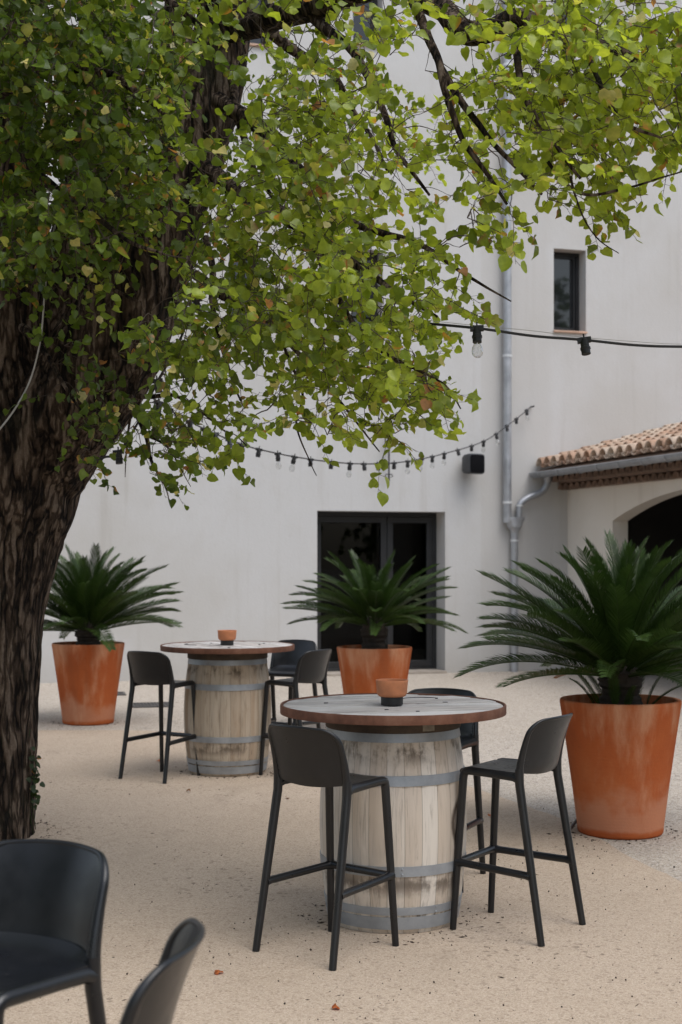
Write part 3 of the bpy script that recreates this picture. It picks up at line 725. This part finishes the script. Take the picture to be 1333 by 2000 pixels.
for (pc, plab, clab, L, NF, (e0,e1), th, seed) in pots:
    p_ = make_pot() if pot0 is None else copy_tree(pot0); pot0 = pot0 or p_
    p_.location = (pc[0], pc[1], 0); p_.rotation_euler = (0,0,seed*1.3); tag(p_, plab, 'planter', 'terracotta planters')
    rn = random.Random(seed); cy = tag(empty('cycad_palm', (pc[0],pc[1],.77)), clab, 'palm', 'cycad palms in planters')
    mb = MB(); prof = [(.10,0)]+[(.12+.012*(i%2)+.012*math.sin(i), .02+th*i/12) for i in range(13)]+[(.07,th+.07),(.001,th+.10)]
    mb.lathe(prof, 26)
    for i,(x,y,z) in enumerate(mb.v):
        k = 1+.14*mnoise.noise(Vector((x*22,y*22,z*22+seed))); mb.v[i] = (x*k,y*k,z)
    mb.build('trunk', M['cycad'], cy)
    for i in range(NF):
        t = i/(NF-1); el = e1+(e0-e1)*t**.75+rn.uniform(-6,6); az = i*2.39996+rn.uniform(-.25,.25)
        src = dry_p if (i == NF-3 and seed == 33) else rn.choice(fr_protos)
        o = src.copy(); C.objects.link(o); o.parent = cy
        sc = L*(.78+.22*min(1,t*2.2))*rn.uniform(.92,1.06)*(.45 if src is dry_p else 1)
        o.location = (.05*math.cos(az), .05*math.sin(az), th+.06-.09*t); o.rotation_euler = (rn.uniform(-.3,.3), -R(el), az); o.scale = (sc,)*3
    for i in range(9):                                # short suckers at the foot
        if seed != 33: break
        az = rn.uniform(0,6.28); o = rn.choice(fr_protos).copy(); C.objects.link(o); o.parent = cy
        o.location = (.16*math.cos(az), .16*math.sin(az), .0); o.rotation_euler = (0, -R(rn.uniform(35,70)), az); o.scale = (rn.uniform(.28,.42),)*3
for o in fr_protos+[dry_p]: bpy.data.objects.remove(o)

# ------------------------------------------------------------------ the lime tree
TREE = P(-62,1640,8.9); tree = tag(empty('lime_tree', (TREE.x,TREE.y,0)), 'old lime tree with furrowed dark trunk and yellowing green heart-shaped leaves', 'tree')
def limb(ctrl, per=10):
    a_ = smooth_path([(*P(x,y,Y), r) for x,y,Y,r in ctrl], per); return [Vector(q[:3]) for q in a_], [q[3] for q in a_]
trunk = MB()
def bark_tube(ctrl, n, per, amp):
    pts, rad = limb(ctrl, per); k0 = len(trunk.v); trunk.tube(pts, rad, n)
    m_ = len(pts)
    for i in range(m_):
        for j in range(n):
            q = Vector(trunk.v[k0+i*n+j]); c_ = pts[i]; dd = (q-c_).normalized()
            lob = mnoise.noise(Vector((q.x*1.7,q.y*1.7,q.z*.5)))*.10*rad[i]/.4
            rid = 1-abs(mnoise.noise(Vector((q.x*11+.3*math.sin(q.z*2),q.y*11,q.z*2.1))))*2
            rid2 = mnoise.noise(Vector((q.x*30,q.y*30,q.z*8)))
            trunk.v[k0+i*n+j] = tuple(q+dd*(lob+amp*(rid*.8+.3*rid2)))
    return pts, rad
nodes = []
for ctrl, n, per in (
  ([(-66,1780,8.9,.60),(-70,1680,8.9,.44),(-68,1600,8.9,.395),(-68,1400,8.9,.385),(-60,1200,8.9,.405),(-38,1060,8.9,.45),(-12,950,8.9,.49),(0,860,8.9,.50),(-14,700,8.9,.42),(-24,500,8.85,.36),(-40,200,8.8,.32),(-80,-200,8.7,.27),(-130,-700,8.6,.2)], 110, 22),
  ([(-5,1010,8.9,.24),(25,940,8.9,.36),(77,850,8.85,.385),(166,743,8.8,.355),(284,530,8.75,.29),(345,400,8.7,.205),(392,260,8.7,.18),(430,100,8.7,.15),(455,-100,8.6,.13),(490,-400,8.5,.10),(540,-800,8.3,.07)], 90, 16),
  ([(55,900,8.95,.30),(110,720,9.05,.27),(150,560,9.1,.24),(185,380,9.1,.19),(215,200,9.1,.15),(225,0,9.1,.12),(230,-300,9.0,.08)], 60, 12),
  ([(300,480,8.8,.18),(330,330,9.1,.14),(345,180,9.4,.12),(350,50,9.6,.10),(370,-200,9.8,.08)], 40, 10)):
    pts, rad = bark_tube(ctrl, n, per, .022); nodes += pts[len(pts)//2:]
rel = Vector((TREE.x,TREE.y,0))
def rebase(mb): mb.v = [(x-rel.x, y-rel.y, z) for x,y,z in mb.v]
rebase(trunk); trunk.build('trunk', M['bark'], tree, ang=None)
BR = [
 [(450,60,8.5,.085),(600,20,7.6,.075),(760,-40,6.9,.065),(852,12,6.5,.055),(907,55,6.3,.055),(960,52,6.25,.05),(1017,35,6.2,.045),(1092,65,6.1,.035),(1167,95,6.0,.026),(1250,125,5.95,.02),(1333,150,5.9,.016),(1480,200,5.8,.008)],
 [(790,-40,6.8,.032),(812,15,6.5,.026),(832,65,6.4,.022),(852,120,6.3,.019),(872,210,6.2,.016),(897,280,6.2,.013),(947,340,6.1,.010),(990,400,6.1,.006)],
 [(858,140,6.3,.019),(877,170,6.25,.018),(907,220,6.2,.016),(942,257,6.15,.013),(992,310,6.05,.010),(1060,375,6.0,.006)],
 [(1000,45,6.2,.02),(1007,135,6.1,.016),(1037,215,6.0,.014),(1067,260,6.0,.012),(1102,300,5.9,.009),(1140,345,5.9,.006)],
 [(1140,100,6.0,.015),(1180,180,5.9,.011),(1230,240,5.8,.008),(1290,270,5.8,.005)],
 [(1060,300,5.95,.008),(1140,375,5.9,.007),(1220,370,5.9,.006),(1300,345,5.9,.004),(1345,330,5.9,.003)],
 [(1120,340,5.95,.006),(1140,420,5.9,.004),(1170,470,5.9,.003),(1210,498,5.9,.002)],
 [(395,330,8.5,.055),(500,395,7.8,.042),(604,450,7.2,.032),(630,476,7.1,.028),(690,510,6.8,.022),(760,566,6.5,.013),(850,620,6.3,.006)],
 [(435,200,8.5,.055),(540,270,7.8,.038),(620,370,7.4,.028),(670,425,7.1,.022),(742,450,6.9,.018),(800,470,6.7,.015),(847,490,6.6,.012),(900,525,6.5,.009),(950,560,6.4,.006),(1000,590,6.4,.003)],
 [(604,455,7.2,.022),(640,540,7.0,.018),(700,640,6.8,.014),(742,682,6.6,.011),(806,720,6.4,.007),(870,755,6.3,.005),(900,800,6.3,.003)],
 [(262,775,8.55,.022),(285,850,8.4,.014),(297,900,8.35,.010),(325,950,8.3,.005),(335,985,8.3,.002)],
 [(285,850,8.4,.010),(330,880,8.3,.006),(375,950,8.25,.002)],
 [(262,790,8.5,.010),(250,860,8.4,.006),(245,930,8.3,.002)],
 [(275,770,8.5,.018),(330,770,8.3,.012),(390,800,8.1,.008),(450,850,8.0,.004)],
 [(455,150,8.5,.03),(472,260,8.2,.022),(492,330,8.0,.018),(540,400,7.8,.01)],
 [(0,420,8.5,.05),(60,350,7.6,.034),(150,400,7.0,.02),(250,470,6.7,.01),(320,500,6.5,.006)],
 [(-20,200,8.5,.06),(80,130,7.6,.04),(220,150,7.0,.025),(330,230,6.6,.012)],
 [(-40,0,8.5,.06),(100,-60,7.5,.045),(260,-40,6.9,.028),(400,60,6.5,.012)],
 [(380,540,8.4,.032),(450,590,7.9,.024),(540,640,7.4,.016),(610,720,7.0,.010),(680,800,6.8,.006),(745,880,6.7,.003)],
 [(400,470,8.4,.022),(412,560,8.1,.018),(425,650,7.9,.013),(450,740,7.8,.008),(480,800,7.8,.004)],
 [(530,620,7.5,.010),(590,760,7.3,.007),(580,830,7.2,.005),(605,900,7.2,.003),(620,930,7.2,.002)],
 [(480,30,8.3,.05),(560,90,8.4,.035),(640,150,8.6,.025),(720,260,8.6,.015),(760,340,8.5,.008)],
 [(600,20,7.6,.035),(680,90,7.2,.025),(740,200,6.9,.018),(790,310,6.7,.012),(840,380,6.6,.006)],
 [(470,-200,8.4,.08),(700,-350,7.4,.06),(950,-350,6.5,.04),(1200,-250,6.0,.02)],
 [(-60,-150,8.5,.12),(100,-350,7.4,.08),(300,-450,6.4,.05),(520,-450,5.6,.03)],
 [(-100,-300,8.6,.12),(-400,-400,8.0,.08),(-700,-350,7.0,.04)],
 [(540,-700,8.4,.07),(800,-650,9.5,.05),(1050,-500,10.5,.03)],
 [(40,640,8.5,.03),(90,700,8.2,.015),(150,790,8.0,.008),(190,850,8.0,.004)],
 [(120,560,8.3,.02),(200,560,8.0,.014),(280,590,7.8,.006)],
]
br = MB()
for b_ in BR:
    pts, rad = limb(b_, 8)
    pts = [p+Vector((mnoise.noise(p*3.1),mnoise.noise(p*3.1+Vector((9,0,0))),mnoise.noise(p*3.1+Vector((0,9,0)))))*min(.035,rad[i]*1.2+.012) for i,p in enumerate(pts)]
    br.tube(pts, rad, 8); nodes += pts
# how thickly the leaves stand, from the outside inwards: rows of 50, columns of 66.65
DENS = """
7657875788 8656778855
8868774777 6445788866
8899746878 5466888778
8999846888 6456588888
6888754788 7554478888
6998755777 7655668887
8998655875 8765687654
7776536986 7755688212
8888768987 3225685232
9988889998 4323241100
4435437999 9763100000
2134436899 9987400000
2323245788 8886100000
0331444678 8863000000
0321344458 8853100000
0243355236 7524300000
1552355126 5303000000
0321434004 5400000000
0002311001 2400000000
0000430000 0000000000
""".split()
DENS0 = np.array([[int(c_) for c_ in DENS[2*i]+DENS[2*i+1]] for i in range(20)], float)
DENS = DENS0.copy(); DENS[2:9,8:13] *= .80; DENS[0:9,5:7] *= .72
wts = (DENS/9)**1.45; wts[:,7:] = (DENS[:,7:]/9)**2.3*.62; wts /= wts.sum()
sprays = []
NIN = 275
idx = rng.choice(400, NIN, p=wts.ravel())
def clear(px, py):                                    # places the photo keeps free: loudspeaker, slit window, lower downpipe, doorway
    return not ((845 < px < 975 and 790 < py < 960) or (1050 < px < 1150 and 455 < py < 690) or (px > 975 and py > 560) or (500 < px and py > 915) or (py > 990) or (880 < px < 990 and 575 < py < 745))
for q in idx:
    r_, c_ = divmod(int(q), 20); x = (c_+rng.uniform(-.1,1.1))*66.65; y = (r_+rng.uniform(-.1,1.0))*50-28
    t = min(1,max(0,(x-250)/700)); lo = 6.5*(1-t)+5.4*t; hi = 8.4*(1-t)+7.0*t
    if 430 < x < 860 and y < 480 and rng.random() < .4: lo, hi = 7.5, 9.8
    if x < 230 and y > 520: lo, hi = 7.6, 8.35
    c0 = P(x, y, rng.uniform(lo,hi)); dd_ = DENS[r_,c_]
    for j in range(int(rng.integers(4,9)) if dd_ > 3 else int(rng.integers(1,4))):
        p = c0+Vector(rng.normal(0,1,3))*(.13 if dd_ > 3 else .09)
        py = HY-(p.z-CAM_H)*F/p.y; px = CX+p.x*F/p.y
        lx = np.interp(py, (0,100,260,450,600), (447,432,394,338,268))
        if py < 640 and abs(px+10-lx) < 52 and rng.random() < .80: continue
        if clear(px, py+60) and clear(px, py): sprays.append((p, dd_, True))
for (x, y, Y) in ((240,905,8.3),(262,880,8.3),(300,935,8.3),(318,960,8.3),(335,905,8.3),(372,945,8.25),(352,880,8.3),(285,900,8.4),(140,800,8.2),(165,850,8.2),(205,815,8.25),(225,850,8.3),(95,800,8.2),(150,880,8.2),(90,590,7.9),(40,610,7.9),
                   (640,800,6.8),(690,830,6.8),(660,870,6.75),(710,860,6.7),(745,880,6.7),(765,885,6.7),(735,850,6.75),(775,870,6.7),(610,850,6.9)):
    for j in range(2): sprays.append((P(x+rng.normal(0,10), y-28+rng.normal(0,10), Y), 3, True))
for k in range(1500):                                 # the crown above and to the left of the frame
    Y = rng.uniform(5.6,11.5); x = rng.normal(-2.9,1.3); z = rng.uniform(4.6,9.2)
    p = Vector((x,Y,z)); px = CX+x*F/Y; py = HY-(z-CAM_H)*F/Y
    if py > -30 and px > -20: continue
    if x > -.9 and rng.random() < .85: continue
    sprays.append((p, 8, False))
for k in range(380):                                  # unseen boughs above the frame, added to shade the left leaves
    Y = rng.uniform(3.2,8.2); x = rng.uniform(-5.0,-.9); z = .393*Y+2.15+rng.uniform(0,2.6); sprays.append((Vector((x,Y,z)), 8, False))
for k in range(90):                                  # continuing past the right edge
    Y = rng.uniform(5.3,7.2); px = rng.uniform(1340,1560); py = rng.uniform(-250,330); sprays.append((P(px,py,Y), 7, False))
nodearr = np.zeros((60000,3)); nn = len(nodes); nodearr[:nn] = [tuple(p) for p in nodes]
d0 = [np.min(((nodearr[:nn]-np.array(p))**2).sum(1)) for p,_,_ in sprays]
order = np.argsort(d0)
LV, LF, LC = [], [], []
half = [(.0,.03),(.24,-.05),(.47,.13),(.50,.42),(.30,.76)]
mids = [(0,.04),(0,.34),(0,.66),(0,1.02)]
leaf2d = [mids[0],mids[1],mids[2],mids[3]]+[(x,y) for x,y in half[1:]]+[(-x,y) for x,y in half[1:]]
LFACES = [(0,4,5),(0,5,6,1),(1,6,7,2),(2,7,3),(0,9,8),(0,1,10,9),(1,2,11,10),(2,3,11)]
L2 = np.array(leaf2d)
def add_leaf(base, tip, nrm, size, col):
    tip = tip.normalized(); side = tip.cross(nrm); 
    if side.length < 1e-4: side = tip.orthogonal()
    side.normalize(); nr = side.cross(tip)
    fold = rng.uniform(-.05,.62); curl = rng.uniform(-.6,1.1); wv = rng.uniform(-.22,.22); asp = rng.uniform(.88,1.18)
    o = len(LV)
    for x,y in L2:
        z = fold*abs(x)-curl*y*y*.5+wv*math.sin(y*5+x*6)
        LV.append(tuple(base+side*(x*size*asp)+tip*(y*size)+nr*(z*size)))
    LF.extend([tuple(i+o for i in f) for f in LFACES])
    if rng.random() < .07:                            # scorched margin on part of the blade
        bad = (.40,.17,.05,1) if rng.random() < .6 else (.22,.12,.05,1); k_ = int(rng.integers(2,5)); lst = [3,6,7,10,11] if rng.random() < .5 else [7,6,5,4,3]
        LC.extend([bad if i in lst[:k_] else col for i in range(12)])
    else: LC.extend([col]*12)
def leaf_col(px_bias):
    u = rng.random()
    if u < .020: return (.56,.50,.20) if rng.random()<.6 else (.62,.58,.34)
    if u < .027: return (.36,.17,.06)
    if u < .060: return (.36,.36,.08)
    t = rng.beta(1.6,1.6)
    a_ = np.array((.040,.075,.010))*(1-px_bias)+np.array((.130,.190,.016))*px_bias  # shade of the left boughs painted in as deeper green, right boughs yellower
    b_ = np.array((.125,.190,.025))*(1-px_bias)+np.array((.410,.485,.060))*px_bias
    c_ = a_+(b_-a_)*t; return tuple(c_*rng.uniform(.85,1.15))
tw = MB(); UP = Vector((0,0,1))
def rv(s): return Vector(rng.normal(0,s,3))
for oi in order:
    p, dn, vis = sprays[oi]
    k = int(np.argmin(((nodearr[:nn]-np.array(p))**2).sum(1))); q = Vector(nodearr[k]); dv = p-q; L = dv.length
    if L > 2.4 and vis: continue
    midp = q.lerp(p,.5)+Vector((0,0,.16*L))+rv(.05*min(L,.6)); pts = [q, q.lerp(midp,.5)+rv(.02*min(L,.5)), midp, midp.lerp(p,.5)+rv(.02*min(L,.5)), p]
    pts = [Vector(v_) for v_ in smooth_path([tuple(v_) for v_ in pts], 2)]
    if vis or L < 1.2: tw.tube(pts, [min(.008,.0022+.005*L)*(1-.6*i/(len(pts)-1)) for i in range(len(pts))], 4, caps=False)
    newn = pts[2:]
    nodearr[nn:nn+len(newn)] = [tuple(v_) for v_ in newn]; nn += len(newn)
    # the leafy spray itself
    out = (p-Vector((TREE.x,TREE.y,p.z))); out = out.normalized() if out.length > .1 else Vector((0,-1,0))
    dr = (dv.normalized()*.5+out*.6+rv(.55)+Vector((.15,0,-.05))).normalized()
    SL_ = rng.uniform(.18,.36)*(1 if dn > 3 else .8); nl = int(rng.integers(7,12)) if vis else 9
    if dn <= 3: nl = int(rng.integers(3,7))
    sp_pts = [p.copy()]; d_ = dr.copy(); cur = p.copy(); ns = 6
    for i in range(ns):
        d_ = (d_+Vector((0,0,-.03-.12*rng.random()))+rv(.10)).normalized(); cur = cur+d_*(SL_/ns); sp_pts.append(cur.copy())
    if vis: tw.tube(sp_pts, [.0024*(1-.6*i/ns) for i in range(ns+1)], 4, caps=False)
    tone = rng.uniform(.8,1.18); yel_shade = min(1,max(0,(p.x+1.35)/1.7+rng.normal(0,.14)))  # yellowing towards the right, painted shade towards the left
    for i in range(nl):
        s = (i+.6)/nl; f = s*ns; a_ = min(int(f),ns-1); b0 = sp_pts[a_].lerp(sp_pts[a_+1], f-a_); t_ = (sp_pts[a_+1]-sp_pts[a_]).normalized()
        sidev = t_.cross(UP); sidev = sidev.normalized() if sidev.length > .05 else Vector((1,0,0))
        sg = 1 if i%2 else -1
        pd = (sidev*sg*.8+t_*.5+rv(.25)).normalized(); pe = b0+pd*rng.uniform(.02,.045)
        if vis: tw.tube([b0,pe], [.0011,.0009], 3, caps=False)
        tip = (sidev*sg*.55+t_*.5+Vector((.15,0,-rng.uniform(.0,.95)))+rv(.5))
        nrm = (UP*.65+out*.3+rv(.72))
        sz = (.030+.033*rng.beta(1.4,1.4))*(2.0 if not vis else 1)
        c_ = leaf_col(yel_shade); add_leaf(pe, tip, nrm, sz, (c_[0]*tone,c_[1]*tone,c_[2]*tone,1))
rebase(br); br.build('limb', M['bark'], tree, ang=None)
rebase(tw); tw.build('twigs', M['twig'], tree, ang=None)
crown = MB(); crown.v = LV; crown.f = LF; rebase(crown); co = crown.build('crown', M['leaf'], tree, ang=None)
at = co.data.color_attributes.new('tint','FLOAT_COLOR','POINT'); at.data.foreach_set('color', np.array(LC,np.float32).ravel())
print('leaves', len(LV)//12, 'nodes', nn)
# ivy on the trunk
LV, LF, LC = [], [], []; iv = MB()
for k in range(5):
    x = 60+rng.uniform(-8,8); pts = [P(x+4*math.sin(y*.05+k), y, 8.80) for y in range(1640-10*k, 1420+18*k, -24)]; iv.tube(pts, .003, 4)
    for p in pts:
        for j in range(2 if 1430 < HY-(p.z-CAM_H)*F/8.8 < 1570 else 0): add_leaf(p+rv(.02), Vector((rng.uniform(0,1),-.3,-.7))+rv(.3), Vector((.6,-.7,.4))+rv(.3), rng.uniform(.022,.042), (.030,.052,.016,1))
iv.build('x', M['twig']); bpy.data.objects.remove(C.objects['x'])
k0 = len(iv.v); iv.v += LV; iv.f += [tuple(i+k0 for i in f) for f in LF]
ivo = iv.build('ivy', M['leaf'], None, ang=None); at = ivo.data.color_attributes.new('tint','FLOAT_COLOR','POINT')
at.data.foreach_set('color', np.array([(.03,.05,.016,1)]*k0+LC,np.float32).ravel())
tag(ivo, 'thin strand of small dark ivy leaves climbing the tree trunk', 'ivy')

# ------------------------------------------------------------------ festoon lights and wires
def socket(parent, p, ang, with_bulb, s=1.0, down=Vector((0,0,-1))):
    mb = MB(); mb.lathe([(.001,.012),(.014,.012),(.016,.004),(.0175,-.01),(.0175,-.022),(.021,-.024),(.021,-.032),(.0185,-.034),(.0185,-.052),(.001,-.052)], 16); mb.box((0,0,.008),(.055,.020,.020)); mb.box((.0,0,.02),(.006,.006,.03))
    o = mb.build('lamp_socket', M['black'], parent); o.location = p; o.rotation_euler = (random.uniform(-.25,.25)*(s>1),random.uniform(-.15,.15),ang); o.scale = (s,)*3
    if with_bulb:
        b_ = MB(); b_.lathe([(.012,-.050),(.0135,-.058),(.021,-.075),(.0235,-.090),(.021,-.104),(.012,-.115),(.001,-.118)], 18); bo = b_.build('bulb', M['bulb'], o)
        f_ = MB(); f_.tube([(0,0,-.052),(0,0,-.075),(.006,0,-.088),(-.006,0,-.094),(.004,0,-.1)], .0012, 4); f_.build('filament', M['wire'], o)
    return o
def cable_pts(ctrl, per): return [Vector(q) for q in smooth_path([tuple(P(*c_)) for c_ in ctrl], per)]
st1 = tag(empty('string_lights', P(180,900,8.3)), 'thick black festoon light cable crossing near under the leaves from the tree to the right', 'string lights', 'festoon light strings')
pts = cable_pts([(180,902,8.32),(205,893,8.28),(232,884,8.24),(270,825,8.15),(308,745,8.1),(345,680,8.05),(386,580,8.0),(408,552,7.9),(500,568,7.6),(620,608,7.2),(738,624,6.9),(800,629,6.75),(932,641,6.6),(1040,656,6.6),(1142,664,6.6),(1240,674,6.6),(1333,677,6.6),(1500,676,6.6),(1700,660,6.6)], 8)
mb = MB(); o0 = st1.location
mb.tube([p-o0 for p in pts], .0068, 8); mb.build('cable', M['black'], st1)
mb = MB(); mb.tube([p-o0 for p in cable_pts([(800,622,6.76),(932,636,6.6),(1040,646,6.6),(1142,659,6.6),(1240,667,6.6),(1333,672,6.6),(1500,672,6.6),(1700,655,6.6)],8)], .0014, 5); mb.build('support_wire', M['wire'], st1)
for (x,y,Y,bl) in ((232,886,8.24,False),(308,747,8.1,False),(384,588,8.0,False),(738,628,6.9,False),(932,645,6.6,True),(1142,668,6.6,False),(1352,681,6.6,True)):
    socket(st1, P(x,y,Y)-o0, R(-5), bl, 1.15)
st2 = tag(empty('string_lights', W(wu(1037), wz(1037,795), .12)), 'long thin string of small festoon lamps sagging from the far wall to the tree', 'string lights', 'festoon light strings')
ctrl = [(1037,795,21.9),(1000,825,21.2),(945,862,20.2),(860,888,18.8),(790,902,17.6),(725,906,16.6),(655,903,15.6),(575,892,14.7),(500,876,13.7),(465,865,13.2),(400,838,12.0),(330,800,10.6),(290,770,9.6)]
pts = cable_pts(ctrl, 10); o0 = st2.location; mb = MB(); mb.tube([p-o0 for p in pts], .0075, 6); mb.tube([Vector((0,0,.0)), WN*-.14], .012, 6); mb.build('cable', M['black'], st2)
acc = .25
for a_, b_ in zip(pts[:-1], pts[1:]):
    L = (b_-a_).length; acc += L
    if acc >= .47: acc -= .47; socket(st2, a_-o0+Vector((0,0,-.012)), R(40), random.random() < .5, 1.25)
mb = MB(); mb.tube(cable_pts([(-40,880,8.1),(0,838,8.15),(35,790,8.18),(62,735,8.2),(80,660,8.2),(88,570,8.2),(96,500,8.2),(110,430,8.3)], 6), .0055, 6)
tag(mb.build('tree_wire', M['wire']), 'pale grey wire hanging in a curve against the dark tree trunk', 'wire')

# ------------------------------------------------------------------ things on the ground
def grate(px, py, w_, d_, lab):
    p = G(px,py); root = empty('drain_grate', (p.x,p.y,.004), R(12))
    mb = MB(); frame = [(0,d_/2-.015,w_,.03),(0,-d_/2+.015,w_,.03),(w_/2-.015,0,.03,d_-.06),(-w_/2+.015,0,.03,d_-.06)]
    for x,y,a_,b_ in frame: mb.box((x,y,.004),(a_,b_,.012))
    n = 11
    for k in range(n): mb.box((-w_/2+.03+(k+.5)*(w_-.06)/n, 0, .002),((w_-.06)/n*.5, d_-.06, .012))
    mb.build('grate_bars', M['grate'], root)
    m2 = MB(); m2.box((0,0,-.0015),(w_-.02,d_-.02,.003)); m2.build('pit', M['black'], root)
    return tag(root, lab, 'drain')
grate(295,1378,.50,.50,'rusty rectangular drain grate in the gravel behind a bar stool')
grate(222,1356,.30,.42,'small drain cover peeping out behind the planter by the tree')
mb = MB(); mb.tube([Vector(q) for q in smooth_path([tuple(G(1106,1636)+Vector((0,0,.012))),tuple(G(1118,1624)+Vector((0,0,.035))),tuple(G(1136,1614)+Vector((0,0,.07))),tuple(G(1150,1608)+Vector((0,.05,.05)))],6)], .010, 8)
tag(mb.build('irrigation_hose', M['hose']), 'short dark irrigation hose at the foot of the largest planter', 'hose')
LEAVES = [((655,1976),'curled orange leaf on the sand at the very bottom','o'),((430,1906),'small orange leaf on the sand beside the edge-on stool','o'),((955,1598),'orange leaf on the gravel behind the right stool of the nearer table','o'),
          ((308,1489),'rust coloured leaf on the sand below the leftmost planter','o'),((372,1548),'brown leaf lying on the sand in front of the farther table','b'),((560,1562),'pale curled leaf on the sand between the two barrels','b')]
for (g, lab, kd) in LEAVES:
    LV, LF, LC = [], [], []; p = G(*g)+Vector((0,0,.014)); az = rng.uniform(0,6.28)
    add_leaf(p, Vector((math.cos(az),math.sin(az),.15)), Vector((.2,-.3,1)), .034, (.50,.17,.05,1) if kd=='o' else (.26,.13,.06,1))
    mb = MB(); mb.v, mb.f = LV, LF; o = mb.build('fallen_leaf', M['leaf'], None, ang=None, solid=.0008)
    at = o.data.color_attributes.new('tint','FLOAT_COLOR','POINT'); at.data.foreach_set('color', np.array(LC,np.float32).ravel())
    tag(o, lab, 'leaf', 'leaves fallen on the ground')
mb = MB()                                              # lime nutlets and bits of bark strewn over the sand
oc = [(1,0,0),(-1,0,0),(0,1,0),(0,-1,0),(0,0,1),(0,0,-1)]; of = [(0,2,4),(2,1,4),(1,3,4),(3,0,4),(2,0,5),(1,2,5),(3,1,5),(0,3,5)]
centres = [(G(*g), s) for g, s in (((320,1850),.7),((560,1830),.5),((880,1790),.5),((700,1930),.7),((1150,1900),.8),((1000,1700),.7),((380,1700),.9),((240,1900),.5),((300,1520),1.0),((1140,1660),.35),((470,1500),.8))]
for cx_, cy_, rr_, nk in ((.25,6.84,.33,130),(-.92,11.54,.33,90),(1.765,8.99,.29,150),(-2.66,14.97,.29,70),(-2.35,8.9,.50,200),(.336,14.3,.29,50)):
    for k in range(nk):
        a_ = rng.uniform(0,6.283); r0 = rr_+abs(rng.normal(0,.07)); r_ = abs(rng.normal(.0025,.002))+.0015
        st = rng.uniform(.8,3.5); az = rng.uniform(0,6.28); ca, sa = math.cos(az), math.sin(az)
        mb.add([(cx_+r0*math.cos(a_)+ca*q*r_*st-sa*e*r_*.6, cy_+r0*math.sin(a_)+sa*q*r_*st+ca*e*r_*.6, .0045+r_*.5+g_*r_*.6) for q,e,g_ in oc], of)
for k in range(620):
    if rng.random() < .65: c_, s = centres[int(rng.integers(len(centres)))]; x, y = c_.x+rng.normal(0,s*.5), c_.y+rng.normal(0,s*.6)
    else: x, y = rng.uniform(-2.2,2.0), rng.uniform(3.4,11)
    r_ = abs(rng.normal(.0018,.0014))+.0012; st = rng.uniform(.7,1.3) if rng.random() < .8 else rng.uniform(2,4.5); az = rng.uniform(0,6.28); ca, sa = math.cos(az), math.sin(az)
    r2 = r_ if st < 1.5 else r_*.45
    mb.add([(x+ca*a_*r_*st-sa*b_*r2, y+sa*a_*r_*st+ca*b_*r2, .0045+r2*.7+c_*r2) for a_,b_,c_ in oc], of)
tag(mb.build('litter', M['litter'], None, ang=60), 'dark lime seeds and bark crumbs strewn over the sand', 'litter', kind='stuff')

# ------------------------------------------------------------------ trees on the viewer's side: left added to block light, rest mirrored in window panes
for k, (tx, ty, h, rr) in enumerate(((-8.5,-8.5,9.5,4.2),(-14,-1,10,4.4),(19,2,11,4.2),(25,-7,13,5.0),(13,-5,9,4.0),(30,5,12,5.0))):
    LV, LF, LC = [], [], []; tmb = MB()
    tmb.tube([Vector((0,0,-.1)),Vector((.1,0,h*.25)),Vector((-.1,.1,h*.55)),Vector((0,0,h*.85))],[.32,.24,.16,.05],12)
    tips = []
    for j in range(16):
        a_ = j*2.4; z0 = h*(.25+.5*j/16); e = Vector((math.cos(a_)*rr*.8, math.sin(a_)*rr*.8, z0+h*.16)); tmb.tube([Vector((0,0,z0)), Vector((e.x*.5,e.y*.5,z0+h*.10)), e],[.09,.06,.02],6)
    root = tag(empty('unseen_yard_tree',(tx,ty,0)), 'unseen leafy green tree across the yard, added for window reflections and left shade', 'tree', 'unseen trees across the yard')
    tmb.build('trunk', M['bark'], root)  # trunk of the added unseen tree
    for j in range(1500):
        v_ = Vector(rng.normal(0,1,3)).normalized()*rng.uniform(.35,1)**.5; lump = 1+.35*mnoise.noise(v_*2.2+Vector((k*7,0,0)))
        p = Vector((v_.x*rr*lump, v_.y*rr*lump, h*.54+v_.z*h*.50*lump))
        for q_ in range(3):
            t_ = rng.uniform(.75,1.25); add_leaf(p+rv(.22), rv(1)+Vector((0,0,-.5)), UP+rv(.6), rng.uniform(.22,.38), (.07*t_,.11*t_,.022,1))
    c_ = MB(); c_.v, c_.f = LV, LF; c_ = c_.build('crown', M['leaf'], root, ang=None)
    at = c_.data.color_attributes.new('tint','FLOAT_COLOR','POINT'); at.data.foreach_set('color', np.array(LC,np.float32).ravel())

mb = MB()
for k in range(3500):
    y = 2.6+7.5*rng.random()**1.3; x = rng.uniform(-.26*y-.1, .26*y+.1); r_ = .0016+.0028*rng.random()**3; st = rng.uniform(.7,1.4)
    mb.add([(x+a_*r_*st, y+b_*r_, .0042+r_*.35+c_*r_*.7) for a_,b_,c_ in oc], of)
tag(mb.build('pebbles', mat_plain('pebble_mat',(.42,.35,.28),.85,.45,300), None, ang=None), 'pale loose grit lying on the sand', 'grit', kind='stuff')
